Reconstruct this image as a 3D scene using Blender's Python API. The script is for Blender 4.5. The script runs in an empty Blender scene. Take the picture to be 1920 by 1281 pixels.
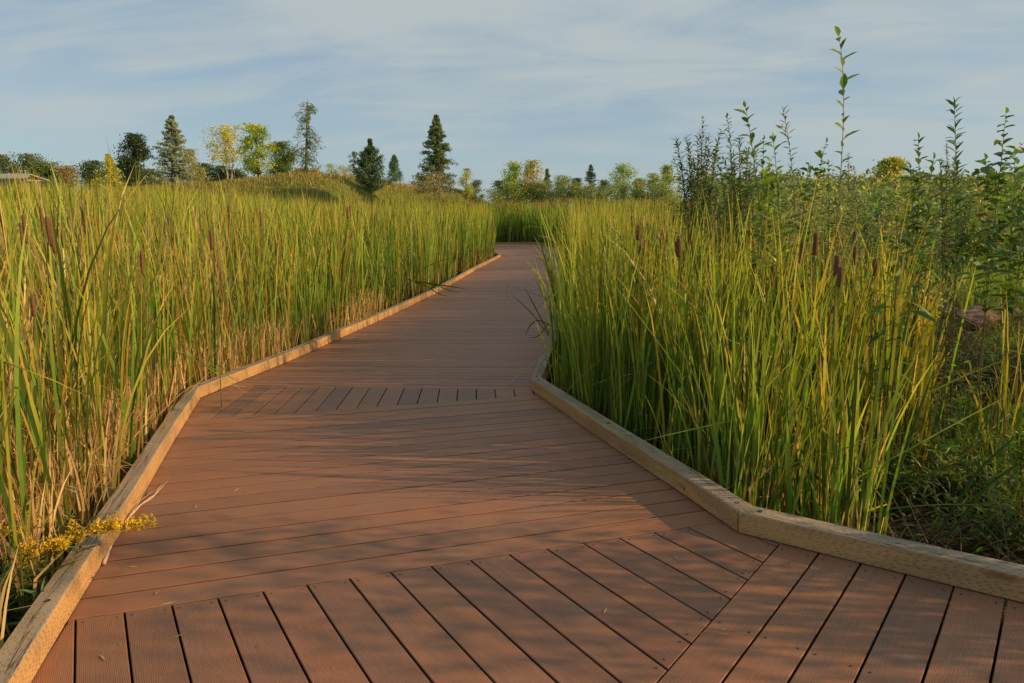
import bpy, math, random
import numpy as np
from math import radians as R, sin, cos, tan, pi
rng = np.random.default_rng(11)
random.seed(5)
S = bpy.context.scene
COL = S.collection

# ------------------------------------------------------------ camera model
F = 1336.155; PIT = 0.162242; RHO = 0.0428948; W = 0.145; CH = 8.705822 * W
cP, sP = cos(PIT), sin(PIT)
def ray(px, py):
    u = (px - 960) / F; v = (640.5 - py) / F
    return np.array([u, cP + v * sP, -sP + v * cP])
def at(px, py, Y):                      # point seen at a photo pixel, Y metres ahead
    d = ray(px, py)
    return np.array([0, 0, CH]) + d * (Y / d[1])
def zat(py, Y): return at(960, py, Y)[2]
def D(x, y, z=0.0):                     # boardwalk frame (slight cross fall) -> world
    return (x * cos(RHO) - z * sin(RHO), y, x * sin(RHO) + z * cos(RHO))

cam = bpy.data.cameras.new('camera'); co = bpy.data.objects.new('camera', cam); COL.objects.link(co)
cam.sensor_width = 36; cam.lens = F / 1920 * 36; cam.clip_end = 6000; cam.clip_start = 0.05
co.location = (0, 0, CH); co.rotation_euler = (pi / 2 - PIT, 0, 0)
S.camera = co
S.render.resolution_x = 1024; S.render.resolution_y = 683

# ------------------------------------------------------------ light
SUN_AZ, SUN_EL = R(101), R(23)
sd = np.array([sin(SUN_AZ) * cos(SUN_EL), cos(SUN_AZ) * cos(SUN_EL), sin(SUN_EL)])
sl = bpy.data.lights.new('sun', 'SUN'); so = bpy.data.objects.new('sun', sl); COL.objects.link(so)
sl.energy = 5.0; sl.angle = R(0.6); sl.color = (1.0, 0.66, 0.33)
from mathutils import Vector
so.rotation_euler = Vector(sd).to_track_quat('Z', 'Y').to_euler()
so.location = (20, -10, 20)
S.view_settings.view_transform = 'Standard'; S.view_settings.look = 'None'
S.view_settings.exposure = 0.2; S.view_settings.gamma = 1

# ------------------------------------------------------------ node helper
class NT:
    def __init__(s, tree): s.t = tree; s.n = tree.nodes; s.l = tree.links
    def new(s, typ, **kw):
        n = s.n.new(typ)
        for k, v in kw.items():
            if k.startswith('i_'):
                n.inputs[int(k[2:]) if k[2:].isdigit() else k[2:].replace('_', ' ')].default_value = v
            else: setattr(n, k, v)
        return n
    def link(s, a, b): s.l.new(a, b)
    def math(s, op, a, b=None, c=None, clamp=False):
        n = s.n.new('ShaderNodeMath'); n.operation = op; n.use_clamp = clamp
        for i, x in enumerate((a, b, c)):
            if x is None: continue
            if isinstance(x, (int, float)): n.inputs[i].default_value = x
            else: s.link(x, n.inputs[i])
        return n.outputs[0]
    def mix(s, fac, a, b, typ='MIX'):
        n = s.n.new('ShaderNodeMix'); n.data_type = 'RGBA'; n.blend_type = typ
        for i, x in ((0, fac), (6, a), (7, b)):
            if isinstance(x, (int, float)): n.inputs[i].default_value = x
            elif isinstance(x, (tuple, list)): n.inputs[i].default_value = (*x[:3], 1)
            else: s.link(x, n.inputs[i])
        return n.outputs[2]
    def ramp(s, fac, a, b):             # smooth 0..1 between a and b
        n = s.n.new('ShaderNodeMapRange'); n.interpolation_type = 'SMOOTHSTEP'
        s.link(fac, n.inputs[0]); n.inputs[1].default_value = a; n.inputs[2].default_value = b
        return n.outputs[0]
    def comb(s, x, y, z):
        n = s.n.new('ShaderNodeCombineXYZ')
        for i, v in enumerate((x, y, z)):
            if isinstance(v, (int, float)): n.inputs[i].default_value = v
            else: s.link(v, n.inputs[i])
        return n.outputs[0]
    def sep(s, v):
        n = s.n.new('ShaderNodeSeparateXYZ'); s.link(v, n.inputs[0]); return n.outputs
    def noise(s, vec, scale=1, detail=4, rough=.5, dist=0.0):
        n = s.n.new('ShaderNodeTexNoise'); s.link(vec, n.inputs['Vector'])
        n.inputs['Scale'].default_value = scale; n.inputs['Detail'].default_value = detail
        n.inputs['Roughness'].default_value = rough; n.inputs['Distortion'].default_value = dist
        return n.outputs[0]
def new_mat(name):
    m = bpy.data.materials.new(name); m.use_nodes = True
    t = NT(m.node_tree); b = t.n['Principled BSDF']; return m, t, b

# ------------------------------------------------------------ world: sky with thin clouds
w = bpy.data.worlds.new('World'); S.world = w; w.use_nodes = True
t = NT(w.node_tree); bg = t.n['Background']
sky = t.new('ShaderNodeTexSky', sky_type='NISHITA', sun_disc=False, sun_elevation=SUN_EL, sun_rotation=SUN_AZ)
sky.air_density = 1.0; sky.dust_density = 1.6; sky.ozone_density = 1.6; sky.altitude = 300
tc = t.new('ShaderNodeTexCoord'); x, y, z = t.sep(tc.outputs['Generated'])
zz = t.math('ADD', t.math('MAXIMUM', z, 0.0), 0.16)
cx = t.math('DIVIDE', x, zz); cy = t.math('DIVIDE', y, zz)
# wisps run from lower left to upper right: turn and stretch the cloud plane
rx = t.math('SUBTRACT', t.math('MULTIPLY', cx, 0.97), t.math('MULTIPLY', cy, 0.22))
ry = t.math('ADD', t.math('MULTIPLY', cy, 0.97), t.math('MULTIPLY', cx, 0.22))
v1 = t.comb(t.math('MULTIPLY', rx, 0.95), t.math('MULTIPLY', ry, 1.0), 5.2)
n1 = t.noise(v1, 0.62, 6, .52, .35)
n2 = t.noise(t.comb(t.math('MULTIPLY', rx, 0.6), t.math('MULTIPLY', ry, 1.5), 8.1), 1.8, 7, .6, .8)
dens = t.math('ADD', t.math('MULTIPLY', n1, .62), t.math('MULTIPLY', n2, .38))
dens = t.math('ADD', dens, t.math('MULTIPLY', t.ramp(cx, -1.6, 1.2), .05))
mask = t.ramp(dens, .425, .63)
fade = t.ramp(z, 0.0, 0.16)
mask = t.math('MULTIPLY', t.math('MULTIPLY', mask, t.math('ADD', t.math('MULTIPLY', fade, .75), .25)), .86)
base = t.mix(1.0, sky.outputs[0], (.112, .120, .112), 'MULTIPLY')
base = t.mix(.72, base, t.mix(t.ramp(z, -.02, .34), (.35, .43, .475), (.228, .328, .452)))
full = t.mix(mask, base, (.425, .475, .475))
t.link(full, bg.inputs[0]); bg.inputs[1].default_value = 1.0

# ------------------------------------------------------------ object helpers
def tag(o, label=None, cat=None, group=None, kind=None):
    if label: o['label'] = label
    if cat: o['category'] = cat
    if group: o['group'] = group
    if kind: o['kind'] = kind
    return o
def empty(name, loc=(0, 0, 0)):
    o = bpy.data.objects.new(name, None); COL.objects.link(o); o.location = tuple(loc)
    o.empty_display_size = .2; return o
def link_obj(name, me, parent=None):
    o = bpy.data.objects.new(name, me); COL.objects.link(o)
    if parent is not None:
        o.parent = parent; o.location = -parent.location
    return o
def mesh_np(name, V, Fq, mat, parent=None, col=None, gr=None, smooth=False):
    V = np.asarray(V, np.float32); Fq = np.asarray(Fq, np.int32); k = Fq.shape[1]
    me = bpy.data.meshes.new(name)
    me.vertices.add(len(V)); me.vertices.foreach_set('co', V.ravel())
    me.loops.add(Fq.size); me.loops.foreach_set('vertex_index', Fq.ravel())
    me.polygons.add(len(Fq)); me.polygons.foreach_set('loop_start', np.arange(0, Fq.size, k, dtype=np.int32))
    me.update(calc_edges=True)
    if col is not None:
        a = me.color_attributes.new('Col', 'FLOAT_COLOR', 'POINT')
        c = np.ones((len(V), 4), np.float32); c[:, :3] = col; a.data.foreach_set('color', c.ravel())
    if gr is not None:
        a = me.attributes.new('gr', 'FLOAT_VECTOR', 'POINT'); a.data.foreach_set('vector', np.asarray(gr, np.float32).ravel())
    if smooth: me.polygons.foreach_set('use_smooth', np.ones(len(Fq), bool))
    me.materials.append(mat)
    return link_obj(name, me, parent)
class MB:
    def __init__(s): s.v = []; s.f = []; s.g = []; s.c = []
    def build(s, name, mat, parent=None, smooth=False, gr=False, col=False):
        me = bpy.data.meshes.new(name); me.from_pydata([tuple(map(float, p)) for p in s.v], [], s.f)
        if gr:
            a = me.attributes.new('gr', 'FLOAT_VECTOR', 'POINT'); a.data.foreach_set('vector', np.array(s.g, np.float32).ravel())
        if col:
            a = me.color_attributes.new('Col', 'FLOAT_COLOR', 'POINT')
            c = np.ones((len(s.v), 4), np.float32); c[:, :3] = np.array(s.c); a.data.foreach_set('color', c.ravel())
        if smooth: me.polygons.foreach_set('use_smooth', [True] * len(me.polygons))
        me.materials.append(mat); me.update()
        return link_obj(name, me, parent)
    def tube(s, P, r, n=6, col=(1, 1, 1)):
        P = [np.asarray(p, float) for p in P]; b0 = len(s.v)
        if not hasattr(r, '__len__'): r = [r] * len(P)
        for i, p in enumerate(P):
            a = P[min(i + 1, len(P) - 1)] - P[max(i - 1, 0)]; a = a / (np.linalg.norm(a) + 1e-9)
            q = np.array([1., 0, 0]) if abs(a[0]) < .8 else np.array([0, 1., 0])
            e1 = np.cross(a, q); e1 /= np.linalg.norm(e1); e2 = np.cross(a, e1)
            for k in range(n):
                t_ = 2 * pi * k / n
                s.v.append(p + (e1 * cos(t_) + e2 * sin(t_)) * r[i]); s.c.append(col); s.g.append((i, k / n, 0))
        for i in range(len(P) - 1):
            for k in range(n):
                a0 = b0 + i * n + k; a1 = b0 + i * n + (k + 1) % n
                s.f.append((a0, a1, a1 + n, a0 + n))
        s.f.append(tuple(b0 + (len(P) - 1) * n + k for k in range(n)))
        s.f.append(tuple(b0 + n - 1 - k for k in range(n)))

def smoothstep(a, b, x):
    t_ = np.clip((x - a) / (b - a), 0, 1); return t_ * t_ * (3 - 2 * t_)
def vnoise(x, y, s=1.0, seed=0):
    x = np.asarray(x) * s + seed * 13.7; y = np.asarray(y) * s - seed * 7.1
    return (np.sin(x * 1.3 + 1.7 * np.sin(y * .9 + seed)) + np.sin(y * 1.7 + 1.3 * np.sin(x * 1.1 + 2 * seed)) + np.sin((x + y) * .8 + seed)) / 3

# ------------------------------------------------------------ materials
def leaf_mat(name, trans=.35, rough=.5, tint=(1.25, 1.25, .6)):
    m, t, b = new_mat(name)
    a = t.new('ShaderNodeAttribute', attribute_name='Col')
    geo = t.new('ShaderNodeNewGeometry')
    n = t.noise(geo.outputs['Position'], 9, 3, .6)
    c = t.mix(t.ramp(n, .3, .75), a.outputs['Color'], t.mix(1.0, a.outputs['Color'], (1.22, 1.16, .92), 'MULTIPLY'))
    t.link(c, b.inputs['Base Color']); b.inputs['Roughness'].default_value = rough
    b.inputs['Specular IOR Level'].default_value = .35
    tr = t.new('ShaderNodeBsdfTranslucent'); t.link(t.mix(1.0, c, tint, 'MULTIPLY'), tr.inputs[0])
    mx = t.new('ShaderNodeMixShader'); mx.inputs[0].default_value = trans
    t.link(b.outputs[0], mx.inputs[1]); t.link(tr.outputs[0], mx.inputs[2])
    t.link(mx.outputs[0], t.n['Material Output'].inputs[0]); return m
M_REED = leaf_mat('reed_leaf', .42)
M_LEAF = leaf_mat('leaf', .42, .42)
M_NEEDLE = leaf_mat('needle', .28, .6)
M_GRASS = leaf_mat('grass_blade', .30, .6)
def plain(name, c1, c2, scale=8, rough=.8, bump=.3, stretch=(1, 1, 1)):
    m, t, b = new_mat(name)
    tc = t.new('ShaderNodeTexCoord'); mp = t.new('ShaderNodeMapping'); mp.inputs['Scale'].default_value = stretch
    t.link(tc.outputs['Object'], mp.inputs[0])
    n = t.noise(mp.outputs[0], scale, 6, .6)
    t.link(t.mix(t.ramp(n, .3, .7), c1, c2), b.inputs['Base Color']); b.inputs['Roughness'].default_value = rough
    if bump:
        bp = t.new('ShaderNodeBump'); bp.inputs['Strength'].default_value = bump; bp.inputs['Distance'].default_value = .02
        t.link(n, bp.inputs['Height']); t.link(bp.outputs[0], b.inputs['Normal'])
    return m
M_BARK = plain('bark', (.10, .075, .05), (.2, .16, .12), 14, .9, .5, (1, 1, .25))
M_PALEBARK = plain('pale_bark', (.36, .33, .28), (.55, .52, .46), 14, .8, .3)
M_STEM = plain('green_stem', (.10, .11, .03), (.17, .13, .05), 20, .6, 0)
M_SPIKE = plain('cattail_brown', (.10, .048, .018), (.19, .095, .036), 160, .95, .4)
M_ROCK = plain('rock', (.13, .085, .065), (.30, .18, .125), 11, .95, 1.0)
M_JOIST = plain('joist_wood', (.05, .04, .028), (.09, .07, .05), 9, .9, .2)
M_METAL = plain('screw_steel', (.02, .018, .015), (.06, .05, .045), 30, .5, 0)
M_DRY = plain('dry_stalk', (.42, .29, .17), (.60, .46, .30), 40, .7, .2)
M_ROOF = plain('roofing', (.26, .24, .21), (.38, .35, .31), 12, .8, .2)
M_WALL = plain('painted_siding', (.22, .20, .17), (.32, .30, .26), 6, .8, .1, (1, 1, 14))
M_DARKGLASS = plain('dark_pane', (.02, .025, .03), (.04, .05, .06), 3, .1, 0)

# deck boards: reddish composite with embossed grain, each board its own shade
m, t, b = new_mat('composite_board'); M_DECK = m
a = t.new('ShaderNodeAttribute', attribute_name='gr'); u, v, i_ = t.sep(a.outputs['Vector'])
wn = t.new('ShaderNodeTexWhiteNoise', noise_dimensions='1D'); t.link(i_, wn.inputs['W'])
r1, r2, r3 = t.sep(wn.outputs['Color'])
streak = t.noise(t.comb(t.math('MULTIPLY', u, 1.1), t.math('MULTIPLY', v, 11), t.math('MULTIPLY', i_, 3.1)), 1, 5, .6)
base = t.mix(t.ramp(streak, .3, .72), (.325, .138, .064), (.262, .130, .072))
base = t.mix(t.math('MULTIPLY', t.ramp(r1, .25, 1.0), .62), base, (.135, .080, .058))
base = t.mix(t.math('MULTIPLY', t.ramp(r2, .4, 1.0), .5), base, (.33, .135, .066))
# dusty mottling
geo = t.new('ShaderNodeNewGeometry')
dust = t.noise(geo.outputs['Position'], 2.6, 6, .62, .5)
base = t.mix(t.math('MULTIPLY', t.ramp(dust, .48, .74), .30), base, (.27, .19, .135))
# cathedral grain: rings of a stretched, wandering field
wx = t.noise(t.comb(t.math('MULTIPLY', u, .9), t.math('MULTIPLY', v, 2.0), t.math('MULTIPLY', i_, 5.7)), 1, 2, .5)
vv = t.math('ADD', t.math('MULTIPLY', t.math('ABSOLUTE', t.math('SUBTRACT', v, .068)), 1.0), t.math('MULTIPLY', wx, .10))
gl = t.math('SINE', t.math('MULTIPLY', vv, 1150))
fine = t.noise(t.comb(t.math('MULTIPLY', u, 5), t.math('MULTIPLY', v, 420), i_), 1, 3, .6)
groove = t.math('MULTIPLY', t.ramp(gl, .25, .95), t.ramp(fine, .35, .62))
col = t.mix(t.math('MULTIPLY', groove, .42), base, (.10, .045, .026))
col = t.mix(t.ramp(t.sep(geo.outputs['Normal'])[2], .15, .5), (.085, .042, .028), col)   # shade in the gaps, painted dark onto the board sides
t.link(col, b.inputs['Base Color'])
rg = t.math('ADD', t.math('MULTIPLY', dust, .25), .46); t.link(rg, b.inputs['Roughness'])
b.inputs['Specular IOR Level'].default_value = .35
bp = t.new('ShaderNodeBump'); bp.inputs['Strength'].default_value = .55; bp.inputs['Distance'].default_value = .0016
t.link(t.math('SUBTRACT', t.math('MULTIPLY', fine, .3), groove), bp.inputs['Height']); t.link(bp.outputs[0], b.inputs['Normal'])

# kerb timber: incised, weathered pressure-treated softwood
m, t, b = new_mat('weathered_timber'); M_TIMBER = m
a = t.new('ShaderNodeAttribute', attribute_name='gr'); u, v, i_ = t.sep(a.outputs['Vector'])
geo = t.new('ShaderNodeNewGeometry'); nz = t.sep(geo.outputs['Normal'])[2]
top = t.ramp(nz, .35, .85)
gn = t.noise(t.comb(t.math('MULTIPLY', u, 1.5), t.math('MULTIPLY', v, 95), i_), 1, 5, .62)
big = t.noise(t.comb(t.math('MULTIPLY', u, 2.2), t.math('MULTIPLY', v, 9), i_), 1, 4, .6)
side = t.mix(t.ramp(big, .3, .7), (.50, .30, .12), (.34, .21, .10))
upper = t.mix(t.ramp(big, .3, .7), (.38, .29, .19), (.25, .205, .15))
c = t.mix(top, side, upper)
c = t.mix(t.math('MULTIPLY', t.ramp(gn, .45, .75), .45), c, (.20, .135, .078))
# incising marks: short dark dashes in offset rows
row = t.math('FLOOR', t.math('MULTIPLY', v, 115)); fr = t.math('FRACT', t.math('MULTIPLY', v, 115))
off = t.math('MULTIPLY', t.math('FRACT', t.math('MULTIPLY', t.math('SINE', t.math('MULTIPLY', row, 12.9)), 43.7)), 1.0)
uu = t.math('FRACT', t.math('ADD', t.math('MULTIPLY', u, 34), off))
cell = t.math('FLOOR', t.math('ADD', t.math('MULTIPLY', u, 34), off))
w2 = t.new('ShaderNodeTexWhiteNoise', noise_dimensions='3D'); t.link(t.comb(cell, row, i_), w2.inputs['Vector'])
dash = t.math('MULTIPLY', t.math('LESS_THAN', uu, .42), t.math('LESS_THAN', t.math('ABSOLUTE', t.math('SUBTRACT', fr, .5)), .20))
dash = t.math('MULTIPLY', dash, t.math('MULTIPLY', t.math('GREATER_THAN', w2.outputs['Value'], .35), t.ramp(big, .12, .5)))
c = t.mix(t.math('MULTIPLY', dash, .58), c, (.085, .05, .028))
# long drying cracks, mostly on the upper face
cr = t.noise(t.comb(t.math('MULTIPLY', u, .7), t.math('MULTIPLY', v, 26), t.math('ADD', i_, 4.4)), 1, 3, .5, .2)
crack = t.math('SUBTRACT', 1.0, t.ramp(t.math('ABSOLUTE', t.math('SUBTRACT', cr, .5)), 0.0, .016))
crack = t.math('MULTIPLY', crack, t.math('ADD', t.math('MULTIPLY', top, .75), .15))
c = t.mix(t.math('MULTIPLY', crack, .85), c, (.03, .022, .016))
kn = t.new('ShaderNodeTexVoronoi'); t.link(t.comb(t.math('MULTIPLY', u, 1.1), t.math('MULTIPLY', v, 5), i_), kn.inputs['Vector']); kn.inputs['Scale'].default_value = 1
c = t.mix(t.math('MULTIPLY', t.math('SUBTRACT', 1.0, t.ramp(kn.outputs['Distance'], .02, .10)), .7), c, (.14, .07, .03))
t.link(c, b.inputs['Base Color']); b.inputs['Roughness'].default_value = .82; b.inputs['Specular IOR Level'].default_value = .2
hgt = t.math('SUBTRACT', t.math('MULTIPLY', gn, .6), t.math('ADD', t.math('MULTIPLY', dash, .8), t.math('MULTIPLY', crack, 1.6)))
bp = t.new('ShaderNodeBump'); bp.inputs['Strength'].default_value = .7; bp.inputs['Distance'].default_value = .002
t.link(hgt, bp.inputs['Height']); t.link(bp.outputs[0], b.inputs['Normal'])

# ground
m, t, b = new_mat('marsh_soil'); M_SOIL = m
geo = t.new('ShaderNodeNewGeometry'); P = geo.outputs['Position']; px_, py_, pz_ = t.sep(P)
n1 = t.noise(P, 1.3, 6, .6); n2 = t.noise(P, 30, 5, .7); n3 = t.noise(P, .12, 3, .5)
soil = t.mix(t.ramp(n2, .35, .7), (.030, .024, .017), (.085, .062, .04))
grass = t.mix(t.ramp(n1, .3, .7), (.15, .15, .035), (.27, .21, .07))
grass = t.mix(t.ramp(n3, .35, .65), grass, (.12, .15, .03))
gm = t.ramp(pz_, -.15, .45)
t.link(t.mix(gm, soil, grass), b.inputs['Base Color']); b.inputs['Roughness'].default_value = .95
b.inputs['Specular IOR Level'].default_value = .1
bp = t.new('ShaderNodeBump'); bp.inputs['Strength'].default_value = .8; bp.inputs['Distance'].default_value = .03
t.link(n2, bp.inputs['Height']); t.link(bp.outputs[0], b.inputs['Normal'])

# ------------------------------------------------------------ boardwalk outline (boardwalk frame)
LEFT = [(-.50, -1.13), (-1.513, 2.26), (-2.496, 5.553), (-2.258, 6.956), (-2.141, 7.832), (-1.885, 9.951), (-1.476, 13.86),
        (-1.02, 21.6), (-.453, 29.0), (-.62, 31.6), (-1.15, 40.0), (-2.6, 45.4), (-6, 48.6), (-12, 51)]
RIGHT = [(2.6, 1.32), (.907, 2.70), (.143, 5.340), (.37, 7.2), (.66, 9.9), (1.05, 13.9), (1.62, 21.6), (2.25, 29.0), (2.62, 34), (2.5, 38.3), (2.0, 42.6),
         (1.2, 47.6), (-.98, 50.6), (-5, 53.0), (-12, 55.6)]
LEFT = [np.array(p, float) for p in LEFT]; RIGHT = [np.array(p, float) for p in RIGHT]
def offset_poly(P, d):                  # d > 0: to the right of travel
    out = []
    for i in range(len(P)):
        ns = []
        for a_, b_ in ((i - 1, i), (i, i + 1)):
            if a_ < 0 or b_ >= len(P): continue
            e = P[b_] - P[a_]; e = e / np.linalg.norm(e); ns.append(np.array([e[1], -e[0]]))
        n = sum(ns) / len(ns); n = n / (n @ n); out.append(P[i] + n * d)
    return out
LO = offset_poly(LEFT, -.10); RO = offset_poly(RIGHT, .10)
def clip(poly, n, c, keep_greater=True):
    out = []; s = 1 if keep_greater else -1
    f = lambda p: s * (n @ p - c)
    for i in range(len(poly)):
        a_, b_ = poly[i], poly[(i + 1) % len(poly)]; fa, fb = f(a_), f(b_)
        if fa >= 0: out.append(a_)
        if (fa >= 0) != (fb >= 0): out.append(a_ + (b_ - a_) * (fa / (fa - fb)))
    return out
def hit(poly, n, c, k0=0):              # first crossing of n.p = c with a polyline
    for i in range(k0, len(poly) - 1):
        fa, fb = n @ poly[i] - c, n @ poly[i + 1] - c
        if (fa <= 0 < fb) or (fb <= 0 < fa) or fa == 0: return poly[i] + (poly[i + 1] - poly[i]) * (fa / (fa - fb))
    return None
deck = MB(); screws = MB(); bid = [0]
def inset(poly, d):
    k = len(poly); area = sum(poly[i][0] * poly[(i + 1) % k][1] - poly[(i + 1) % k][0] * poly[i][1] for i in range(k))
    if area < 0: poly = poly[::-1]
    cl = [poly[0]]
    for q in poly[1:]:
        if np.linalg.norm(q - cl[-1]) > .004: cl.append(q)
    if len(cl) > 2 and np.linalg.norm(cl[0] - cl[-1]) < .004: cl.pop()
    poly = cl; k = len(poly)
    if k < 3: return None, None
    out = []
    for i in range(k):
        e1 = poly[i] - poly[i - 1]; e2 = poly[(i + 1) % k] - poly[i]
        e1 = e1 / np.linalg.norm(e1); e2 = e2 / np.linalg.norm(e2)
        n1 = np.array([-e1[1], e1[0]]); n2 = np.array([-e2[1], e2[0]])
        n = n1 + n2; n = n / max(.35, (n @ n) / 2) ; out.append(poly[i] + n * d)
    return poly, out
def board(poly, n, c0, simple=False):
    poly, top = inset([np.asarray(p) for p in poly], .0022)
    if poly is None: return
    bid[0] += 1; d = np.array([-n[1], n[0]]); i_ = bid[0]; off = (i_ * 7.31) % 40; zj = random.uniform(-.0007, .0007)
    b0 = len(deck.v); k = len(poly)
    def add(p, z):
        deck.v.append(D(p[0], p[1], z + zj)); deck.g.append((d @ p + off, n @ p - c0, i_))
    for p in poly: add(p, -.028)
    for p in poly: add(p, -.0022)
    for p in top: add(p, 0)
    for r_ in (0, 1):
        for i in range(k):
            j = (i + 1) % k; deck.f.append((b0 + r_ * k + i, b0 + r_ * k + j, b0 + (r_ + 1) * k + j, b0 + (r_ + 1) * k + i))
    deck.f.append(tuple(b0 + 2 * k + i for i in range(k)))
def screw(p):
    b0 = len(screws.v); r = .0036
    for k in range(8): screws.v.append(D(p[0] + r * cos(k * pi / 4), p[1] + r * sin(k * pi / 4), .0006 + .0007))
    for k in range(8): screws.v.append(D(p[0] + r * .9 * cos(k * pi / 4), p[1] + r * .9 * sin(k * pi / 4), .0016 + .0007))
    screws.f.append(tuple(range(b0 + 8, b0 + 16)))
    for k in range(8): screws.f.append((b0 + k, b0 + (k + 1) % 8, b0 + 8 + (k + 1) % 8, b0 + 8 + k))
ang = lambda a: np.array([cos(a), sin(a)])
GAP = .0035
nA, nB, nC, nD, nE = ang(.540183), ang(-.667916), ang(1.807956), ang(.0525), ang(R(76.5))
cA, cB, cC, cD = -1.84984 * W, -5.47375 * W, 17.44424 * W, -9.95721 * W; cE = 5.2552; WE = .1193
# fan A (foreground), between seam with B and seam with C
polyA = [np.array([-1.56, 2.42]), np.array([-.6, -1.0]), np.array([4., -1.]), np.array([4, 4.]), np.array([-1.56, 4.])]
eR = RO[1] - RO[0]; nR = np.array([eR[1], -eR[0]]); nR /= np.linalg.norm(nR)
eR1 = RO[2] - RO[1]; nR1 = np.array([eR1[1], -eR1[0]]); nR1 /= np.linalg.norm(nR1)
eL = LO[2] - LO[1]; nL = np.array([eL[1], -eL[0]]); nL /= np.linalg.norm(nL)
polyA = clip(polyA, nC, cC - .0015, False); polyA = clip(polyA, nB, cB - .0025, False)
polyA = clip(polyA, nL, nL @ LO[1]); polyA = clip(polyA, nR1, nR1 @ RO[1] , False)
for i in range(-3, 22):
    q = clip(clip(polyA, nA, cA + i * W + GAP), nA, cA + (i + 1) * W - GAP, False)
    if len(q) > 2:
        board(q, nA, cA + i * W)
        dA = np.array([-nA[1], nA[0]])
        for s_ in (.022, .123):
            n0 = cA + i * W + s_
            for n2, c2, sg in ((nC, cC, -1), (nB, cB, -1)):
                p = np.linalg.solve(np.array([nA, n2]), np.array([n0, c2 + sg * .03]))
                if nC @ p < cC - .01 and nB @ p < cB - .01: screw(p)
# B boards (foreground right)
polyB = [np.array([-3., -3.]), np.array([4., -3.]), np.array([4., 4.]), np.array([-3, 4.])]
polyB = clip(clip(polyB, nR, nR @ RO[0], False), np.array([0, 1.]), -.6)
for i in range(0, 22):
    q = clip(clip(polyB, nB, cB + i * W + GAP - (.0015 if i == 0 else 0)), nB, cB + (i + 1) * W - GAP, False)
    if len(q) > 2:
        board(q, nB, cB + i * W)
        for s_ in (.025, .12):
            for c2 in (nR @ RO[0] - .145, nR @ RO[0] - .75):
                screw(np.linalg.solve(np.array([nB, nR]), np.array([cB + i * W + s_, c2])))
# C boards (middle section), 18 boards
def cross(p, n, c, q):                   # where n.x = c meets the line p-q
    fa, fb = n @ p - c, n @ q - c; return p + (q - p) * (fa / (fa - fb))
cl0, cr0 = cross(LO[1], nC, cC, LO[2]), cross(RO[1], nC, cC, RO[2])
pCD = [np.array([-2.168, 4.884]), np.array([.119, 5.181])]
eCD = pCD[1] - pCD[0]; nCD = np.array([-eCD[1], eCD[0]]) / np.linalg.norm(eCD); cCD = nCD @ pCD[0]
cl1, cr1 = cross(LO[1], nCD, cCD, LO[2]), cross(RO[1], nCD, cCD, RO[2])
NCB = 18
for i in range(NCB):
    g = .0044 / .145
    f0, f1 = (i + g) / NCB, (i + 1 - g) / NCB
    if i == NCB - 1: f1 = (i + 1 - g * .3) / NCB
    ql0, ql1, qr0, qr1 = [a_ + (b_ - a_) * f for a_, b_, f in ((cl0, cl1, f0), (cl0, cl1, f1), (cr0, cr1, f0), (cr0, cr1, f1))]
    e = qr0 - ql0; n = np.array([-e[1], e[0]]) / np.linalg.norm(e)
    board([ql0, qr0, qr1, ql1], n, n @ ql0)
    for s_ in (.03, .115):
        for P_, Q_, o_ in ((ql0, qr0, .45), (ql0, qr0, 1.25), (ql0, qr0, 2.05)):
            if False: screw(P_ + (Q_ - P_) / np.linalg.norm(Q_ - P_) * o_ + n * s_)
# fan D
polyD = [np.array(p, float) for p in ((-2.75, 4.6), (.5, 4.6), (.5, 7), (-2.75, 7))]
polyD = clip(polyD, nCD, cCD + .002); polyD = clip(polyD, nE, cE - .002, False)
polyD = clip(polyD, nL, nL @ LO[1]); polyD = clip(polyD, nR1, nR1 @ RO[1] + .04, False)
eL2 = LO[3] - LO[2]; nL2 = np.array([eL2[1], -eL2[0]]); nL2 /= np.linalg.norm(nL2)
polyD = clip(polyD, nL2, nL2 @ LO[2])
for i in range(-8, 16):
    q = clip(clip(polyD, nD, cD + i * W + GAP), nD, cD + (i + 1) * W - GAP, False)
    if len(q) > 2: board(q, nD, cD + i * W)
# E boards to the far fan, and on round the bend
LX = [LO[2] + (LO[2] - LO[3]) * .4] + LO[2:]; RX = [RO[2] + (RO[2] - RO[3]) * .6] + RO[2:]
i = 0
while True:
    c0 = cE + i * WE
    nn = nE if c0 < 27.6 else ang(R(76.5 + min(40, (c0 - 27.6) * 2.4)))
    if c0 < 27.6:
        q = [hit(LX, nE, c0 + GAP * 1.15), hit(RX, nE, c0 + GAP * 1.15), hit(RX, nE, c0 + WE - GAP * 1.15), hit(LX, nE, c0 + WE - GAP * 1.15)]
        if any(p is None for p in q): break
        board(q, nE, c0)
    else: break
    i += 1
cF = cE + i * WE
nF = ang(R(4)); polyF0 = [hit(LX, nE, cF + .004), hit(RX, nE, cF + .004), hit(RX, nE, cF + 2.2), hit(LX, nE, cF + 2.2)]
for k in range(-14, 24):
    q = clip(clip(polyF0, nF, 1.0 + k * W + .006), nF, 1.0 + (k + 1) * W - .006, False)
    if len(q) > 2: board(q, nF, k * W)
i = 0
while cF + 2.205 + i * W < 39:
    c0 = cF + 2.205 + i * W
    q = [hit(LX, nE, c0 + GAP), hit(RX, nE, c0 + GAP), hit(RX, nE, c0 + W - GAP), hit(LX, nE, c0 + W - GAP)]
    if all(p is not None for p in q): board(q, nE, c0)
    i += 1
nG = ang(R(118)); a0 = np.array([1.9, 0.0])
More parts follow.
